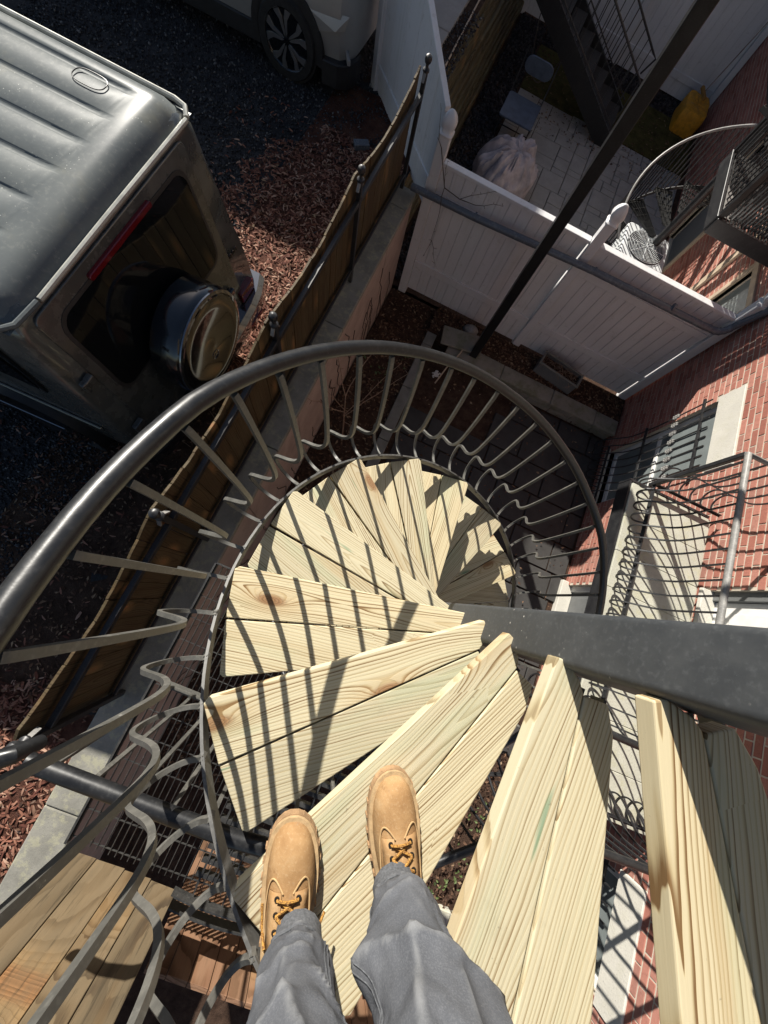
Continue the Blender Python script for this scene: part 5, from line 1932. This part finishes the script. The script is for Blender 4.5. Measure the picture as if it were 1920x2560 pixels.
pv = empty('paver_patio', (1.4, 8.6, NY), 'grey rectangular pavers laid as the patio of the next yard', 'patio')
cells = {}
def free(i, j, w, h):
    return all((i + a, j + b_) not in cells for a in range(w) for b_ in range(h))
U = 0.155
NX_, NY_ = 25, 36
for j in range(NY_):
    for i in range(NX_):
        if (i, j) in cells:
            continue
        opts = [(3, 2), (2, 2), (4, 3), (3, 3), (2, 1), (2, 3)]
        random.shuffle(opts)
        for w, h in opts + [(1, 1)]:
            if i + w <= NX_ and free(i, j, w, h):
                for a in range(w):
                    for b_ in range(h):
                        cells[(i + a, j + b_)] = 1
                x0, y0 = -.50 + i * U, 5.25 + j * U
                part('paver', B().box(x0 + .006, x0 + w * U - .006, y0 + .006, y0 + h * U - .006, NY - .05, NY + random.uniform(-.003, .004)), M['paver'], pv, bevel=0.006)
                break
kind(part('lawn_strip', B().box(-.5, 3.4, 10.85, 12.35, NY - .04, NY + .004), M['grasspatch']), 'structure')
scatter('lawn_leaves', M['leaf'], inside(900, -.5, 3.4, 9.9, 12.3, NY + .01), (.015, .035), 'leaf')

vinyl_fence('vinyl_fence', 'far white vinyl fence at the top, behind the yellow bag', (-1.2, 13.06), (3.45, 13.06), NY, 2.6, [0.0, 2.3, 4.62], .5, M['vinyl_old'], capz=.4, slat=.19, postcap=False)

# folding chair
fc = empty('folding_chair', (-.2, 9.5, NY), 'blue-grey folding chair standing on the patio edge', 'chair')
def rr_poly(x0, x1, y0, y1, r, n=5):
    out = []
    for cx, cy, a0 in ((x1 - r, y1 - r, 0), (x0 + r, y1 - r, 90), (x0 + r, y0 + r, 180), (x1 - r, y0 + r, 270)):
        for k in range(n):
            a = R(a0 + 90 * k / (n - 1))
            out.append((cx + r * math.cos(a), cy + r * math.sin(a)))
    return out
M['chairblue'] = plain('blue_grey_vinyl_seat', (0.075, 0.10, 0.145), 0.5, var=0.2, scale=10)
sz = NY + .46
part('seat', B().prism(rr_poly(-.60, .06, 9.02, 9.72, .04), sz - .03, sz), M['chairblue'], fc, bevel=0.006)
mtb = Matrix.Translation((-.27, 9.92, sz + .33)) @ Matrix.Rotation(R(14), 4, 'X')
part('backrest', B().prism(rr_poly(-.27, .27, -.14, .14, .13), -.015, .015, 'Y', mtb), M['chairblue'], fc, bevel=0.005)
for x in (-.58, .04):
    part('leg', B().tube([(x, 9.98, sz + .50), (x, 9.90, sz + .2), (x, 9.30, NY + .01)], .012, 6), M['black'], fc, smooth=True)
    part('leg', B().tube([(x + .02, 9.10, sz - .04), (x + .02, 9.75, NY + .01)], .012, 6), M['black'], fc, smooth=True)
part('cross_bar', B().tube([(-.58, 9.40, NY + .12), (.04, 9.40, NY + .12)], .010, 6), M['black'], fc, smooth=True)
M['bag'] = plain('mauve_grey_cloth', (0.42, 0.375, 0.39), 0.8, var=0.22, scale=7)
def draped(name, c, mat):
    from mathutils import noise as nz
    b = B()
    NR, NA = 34, 96
    rings = []
    for i in range(NR):
        t = i / (NR - 1)
        ring = []
        for k in range(NA):
            a = k * 2 * math.pi / NA
            ca_, sa_ = math.cos(a), math.sin(a)
            n0 = nz.noise(Vector((ca_ * 1.2, sa_ * 1.2, 3.3)))
            r_ = (.05 + .50 * min(1, t * 1.25) ** .8) * (1 + .22 * n0)
            fold = (1 - abs(nz.noise(Vector((ca_ * 2.6 + n0, sa_ * 2.6, t * 1.1)))) * 2.6)
            fold2 = (1 - abs(nz.noise(Vector((ca_ * 6 + n0 * 3, sa_ * 6, t * 2.5 + 7)))) * 2.6)
            z = .62 * (1 - t ** 2.4) + (.075 * fold + .035 * fold2) * math.sin(min(1, t * 1.3) * math.pi * .55)
            r_ += (.05 * fold + .02 * fold2) * t
            ring.append((c[0] + r_ * ca_ + .10 * (1 - t), c[1] + r_ * sa_ - .05 * (1 - t), c[2] + max(0.004, z + .04 * nz.noise(Vector((ca_ * 3, sa_ * 3, t * 6))))))
        rings.append(ring)
    return part(name, b.rings(rings, cap=True), mat, smooth=True)
o = draped('cloth_cover', (-.08, 8.22, NY), M['bag'])
thing(o, 'crumpled mauve-grey cloth cover heaped on the patio pavers', 'cover')
o = part('garden_hose', B().tube(smooth_path([(-.62, 11.2, NY + .6), (-.70, 11.86, NY + .62), (-.35, 12.2, NY + .6), (-.1, 11.85, NY + .6), (.05, 11.4, NY + .62), (.0, 10.9, NY + .5), (-.2, 10.6, NY + .3), (-.45, 10.8, NY + .35), (-.62, 11.2, NY + .6)], 5), .011, 6, cap=False), M['vine'], smooth=True)
thing(o, 'loop of thin dark hose behind the folding chair', 'hose')
M['yellow'] = plain('orange_yellow_bag', (0.62, 0.29, 0.02), 0.6, var=0.2, scale=14)
yb = empty('yellow_bag', (3.05, 12.4, NY), 'orange-yellow bag standing at the far white fence', 'bag')
b = B()
rings = []
for z, f_ in ((0, .97), (.06, 1.0), (.22, 1.0), (.34, .98), (.40, .93), (.415, .80), (.40, .4), (.39, .02)):
    ring = []
    for k in range(48):
        a = k * 2 * math.pi / 48
        ca_, sa_ = math.cos(a), math.sin(a)
        q_ = (abs(ca_) ** 7 + abs(sa_) ** 7) ** (-1 / 7)
        w = 1 + .02 * math.sin(a * 11 + z * 9) * (1 if z > .05 else 0)
        ring.append((3.05 + .27 * f_ * w * q_ * ca_, 12.3 + .36 * f_ * w * q_ * sa_, NY + z + .006 * math.sin(a * 7) * (f_ < .95)))
    rings.append(ring)
b.rings(rings)
part('bag_body', b, M['yellow'], yb, smooth=True)
br = empty('broom', (3.02, 12.3, NY + .6), 'broom with long pale handle propped on the yellow bag', 'broom')
part('handle', B().tube([(2.98, 12.22, NY + .62), (3.28, 12.30, 2.95)], .012, 8), M['chrome'], br, smooth=True)
part('head', B().obox((2.97, 12.2, NY + .60), (.03, .17, .03), .3), M['lace'], br, bevel=.008)

# air conditioner
ac = empty('air_conditioner', (2.60, 7.25, NY), 'pale grey air conditioner unit with round fan grille by the house', 'air conditioner')
M['acgrey'] = plain('pale_grey_enamel', (0.62, 0.64, 0.64), 0.45, var=0.08, scale=6)
part('housing', B().prism(rr_poly(2.20, 3.02, 6.85, 7.66, .10, 6), NY + .05, NY + .80), M['acgrey'], ac, bevel=0.02, seg=2)
lv = B()
for i in range(12):
    z = NY + .14 + i * .052
    lv.box(2.188, 2.199, 6.98, 7.54, z, z + .02).box(2.33, 2.90, 6.838, 6.849, z, z + .02)
part('louvre', lv, M['acgrey'], ac)
part('fan_well', B().lathe([(.335, 0), (.335, .006)], (2.61, 7.255, NY + .802), 40), M['black'], ac)
for k in range(11):
    r_ = .06 + k * .027
    part('grille_ring', B().tube([(2.61 + r_ * math.cos(a * math.pi / 20), 7.255 + r_ * math.sin(a * math.pi / 20), NY + .825) for a in range(41)], .0045, 4, cap=False), M['acgrey'], ac)
for k in range(8):
    a = k * math.pi / 4
    part('grille_spoke', B().tube([(2.61, 7.255, NY + .832), (2.61 + .34 * math.cos(a), 7.255 + .34 * math.sin(a), NY + .825)], .006, 4), M['acgrey'], ac)

# mirrored black spiral stair of the next yard
NC = Vector((2.75, 7.42, 0))
ns = empty('spiral_staircase', (NC.x, NC.y, 0), 'black iron spiral staircase with steel grating treads in the next yard', 'staircase')
part('pole', B().lathe([(.062, NY), (.062, 6.2)], (NC.x, NC.y, 0), 20), M['black'], ns, smooth=True)
def ntheta(k):
    return 205 - STEP * k          # climbs clockwise
g = B()
for i in range(7):
    y = -.15 + i * .05
    s_ = 1 + 0
    x0 = .10 + abs(y) * .2
    g.bar([(x0, y * .35, 0), (.86, y * 1.05, 0)], (0, 0, 1), .03, .004)
for i in range(6):
    x = .16 + i * .135
    h = .06 + .105 * x / .86
    g.box(x - .0025, x + .0025, -h, h, -.012, .010)
g.bar([(.86, -.165, -.005), (.86, .165, -.005)], (0, 0, 1), .05, .006)
mG = mesh('grating_tread', g)
mG.materials.append(M['grate'])
nb = mesh('baluster', B().box(-.008, .008, -.008, .008, 0, .84))
nb.materials.append(M['black'])
NL = 14
for k in range(NL):
    a = R(ntheta(k))
    z = NY + .22 + k * .205
    put('grating_tread', mG, None, ns, (NC.x, NC.y, z), (0, 0, a))
    for q in (-9, -4.5, 0, 4.5, 9):
        aa = a + R(q)
        put('baluster', nb, None, ns, (NC.x + .885 * math.cos(aa), NC.y + .885 * math.sin(aa), z - q / STEP * .205), (0, 0, aa))
pts = [(NC.x + .89 * math.cos(R(ntheta(k / 4))), NC.y + .89 * math.sin(R(ntheta(k / 4))), NY + .22 + k / 4 * .205 + .85) for k in range(-2, NL * 4 + 2)]
part('handrail', B().tube(pts, .019, 10), M['galv'], ns, smooth=True)
pts = [(NC.x + .885 * math.cos(R(ntheta(k / 4))), NC.y + .885 * math.sin(R(ntheta(k / 4))), NY + .22 + k / 4 * .205 - .01) for k in range(-2, NL * 4 + 2)]
part('stringer', B().bar(pts, (0, 0, 1), .045, .008), M['black'], ns)

# steel landing of the next house
nl = empty('steel_landing', (3.0, 6.4, 2.5), 'black steel landing with grating floor and bar railing on the next house', 'landing')
part('edge_channel', B().box(2.48, 3.48, 5.74, 5.78, 2.40, 2.58), M['black'], nl, bevel=0.004)
part('edge_channel', B().box(2.46, 2.50, 5.78, 7.0, 2.40, 2.58), M['black'], nl, bevel=0.004)
me = mesh('grate_bar', B().box(-.004, .004, -.60, .60, -.03, 0))
me.materials.append(M['grate'])
for i in range(20):
    put('grate_bar', me, None, nl, (2.53 + i * .048, 6.39, 2.57))
me = mesh('cross_bar', B().box(-.48, .48, -.004, .004, -.02, -.005))
me.materials.append(M['grate'])
for i in range(9):
    put('cross_bar', me, None, nl, (2.98, 5.9 + i * .13, 2.57))
part('corner_plate', B().add([(2.505, 5.80, 2.585), (2.505, 6.35, 2.585), (2.60, 6.20, 2.585), (2.62, 5.80, 2.585)], [(0, 3, 2, 1)]), M['galv'], nl)
for y in (5.80, 6.98):
    part('guard_post', B().box(2.47, 2.53, y - .03, y + .03, 2.58, 4.9), M['post'], nl)
part('top_rail', B().tube([(3.46, 5.80, 3.52), (2.495, 5.80, 3.52), (2.495, 7.0, 3.52)], .02, 8), M['black'], nl, smooth=True)
fb_ = mesh('flat_picket', B().box(-.006, .006, -.018, .018, 0, .90))
fb_.materials.append(M['black'])
for i in range(22):
    put('flat_picket', fb_, None, nl, (2.55 + i * .042, 5.80, 2.60))
for i in range(10):
    put('baluster', nb, None, nl, (2.495, 5.92 + i * .11, 2.62))

# straight black stair flight beyond the patio
st2 = empty('stair_flight', (0.3, 10.9, NY), 'straight black steel stair with bar railing at the top of the next yard', 'staircase')
a0, a1 = Vector((1.55, 10.95, NY + .05)), Vector((-1.0, 10.95, LOT + .15))
hx = Vector((-1, 0, 0))
sd_ = Vector((0, 1, 0))
for off in (-.50, .50):
    o_ = sd_ * off
    part('stair_stringer', B().bar([a0 + o_, a1 + o_], (0, 0, 1), .30, .05), M['post'], st2)
for k in range(9):
    p = a0.lerp(a1, (k + .5) / 9)
    part('step', B().obox((p.x, p.y, p.z + .05), (.135, .47, .018)), M['flag'], st2, bevel=0.004)
for off in (-.52, .52):
    o_ = sd_ * off
    q0, q1 = a0 + o_ + Vector((0, 0, .95)), a1 + o_ + Vector((0, 0, .95))
    part('stair_rail', B().tube([q0 + Vector((.0, 0, -.30)), q0 + Vector((.10, 0, -.05)), q0, q1], .017, 8), M['black'], st2, smooth=True)
    part('stair_rail', B().tube([a0 + o_ + Vector((0, 0, .24)), a1 + o_ + Vector((0, 0, .24))], .012, 6), M['black'], st2, smooth=True)
    for k in range(18):
        p = a0.lerp(a1, (k + .5) / 18) + o_
        put('baluster', nb, None, st2, (p.x, p.y, p.z + .12))

# loose end things high on the right
o = part('utility_cable', B().tube([(3.44, 5.2, 2.9), (3.42, 7.0, 2.75), (3.44, 9.0, 2.6)], .015, 6), M['vine'], smooth=True)
thing(o, 'dark cable strung along the brick house of the next yard', 'cable')

# unseen house added beyond the lot, sized so its shade falls on the yards
gh = empty('shading_house', (-12.0, 16, LOT), 'unseen two storey brick house added beyond the parking lot to cast shade', 'house')
hw = part('wall', B().box(-19, -5.4, 12.6, 20, LOT, 8.0), M['brick'], gh)
part('roof', B().box(-19.2, -5.3, 12.4, 20.2, 8.003, 8.20), M['asphaltroof'], gh)
for i in range(4):
    for z in (2.6, 5.6):
        w_ = part('window', B().box(-17.6 + i * 3.2, -16.5 + i * 3.2, 12.55, 12.598, z, z + 1.5), M['whitepaint'], gh)
        part('pane', B().box(-17.5 + i * 3.2, -16.6 + i * 3.2, 12.54, 12.549, z + .1, z + 1.4), M['glass'], w_)

# wing added beyond the far fence to shade the next house wall
rwg = empty('shading_wing', (4, 15.5, NY), 'brick wing added beyond the far white fence to shade the next house', 'house')
part('wall', B().box(-0.7, 12, 13.30, 18, NY, 6.1), M['brick'], rwg)
part('roof', B().box(-0.8, 12, 13.25, 18.1, 6.103, 6.25), M['asphaltroof'], rwg)

# things of one kind share a group
GROUPS = {'vinyl_fence': 'white vinyl fences round the yards', 'brick_house': 'brick houses in one row', 'landing_guard': 'guard rails round the concrete landing',
          'board_screen': 'upright board screens', 'window_guard': 'iron guards over the ground floor windows', 'spiral_staircase': 'spiral staircases of the row'}
for o in S.objects:
    g_ = GROUPS.get(o.name.split('.')[0])
    if g_ and o.parent is None:
        o['group'] = g_
for o in S.objects:
    if o.parent is None and o.name in ('off_road_car', 'silver_car'):
        o['group'] = 'cars parked on the lot'
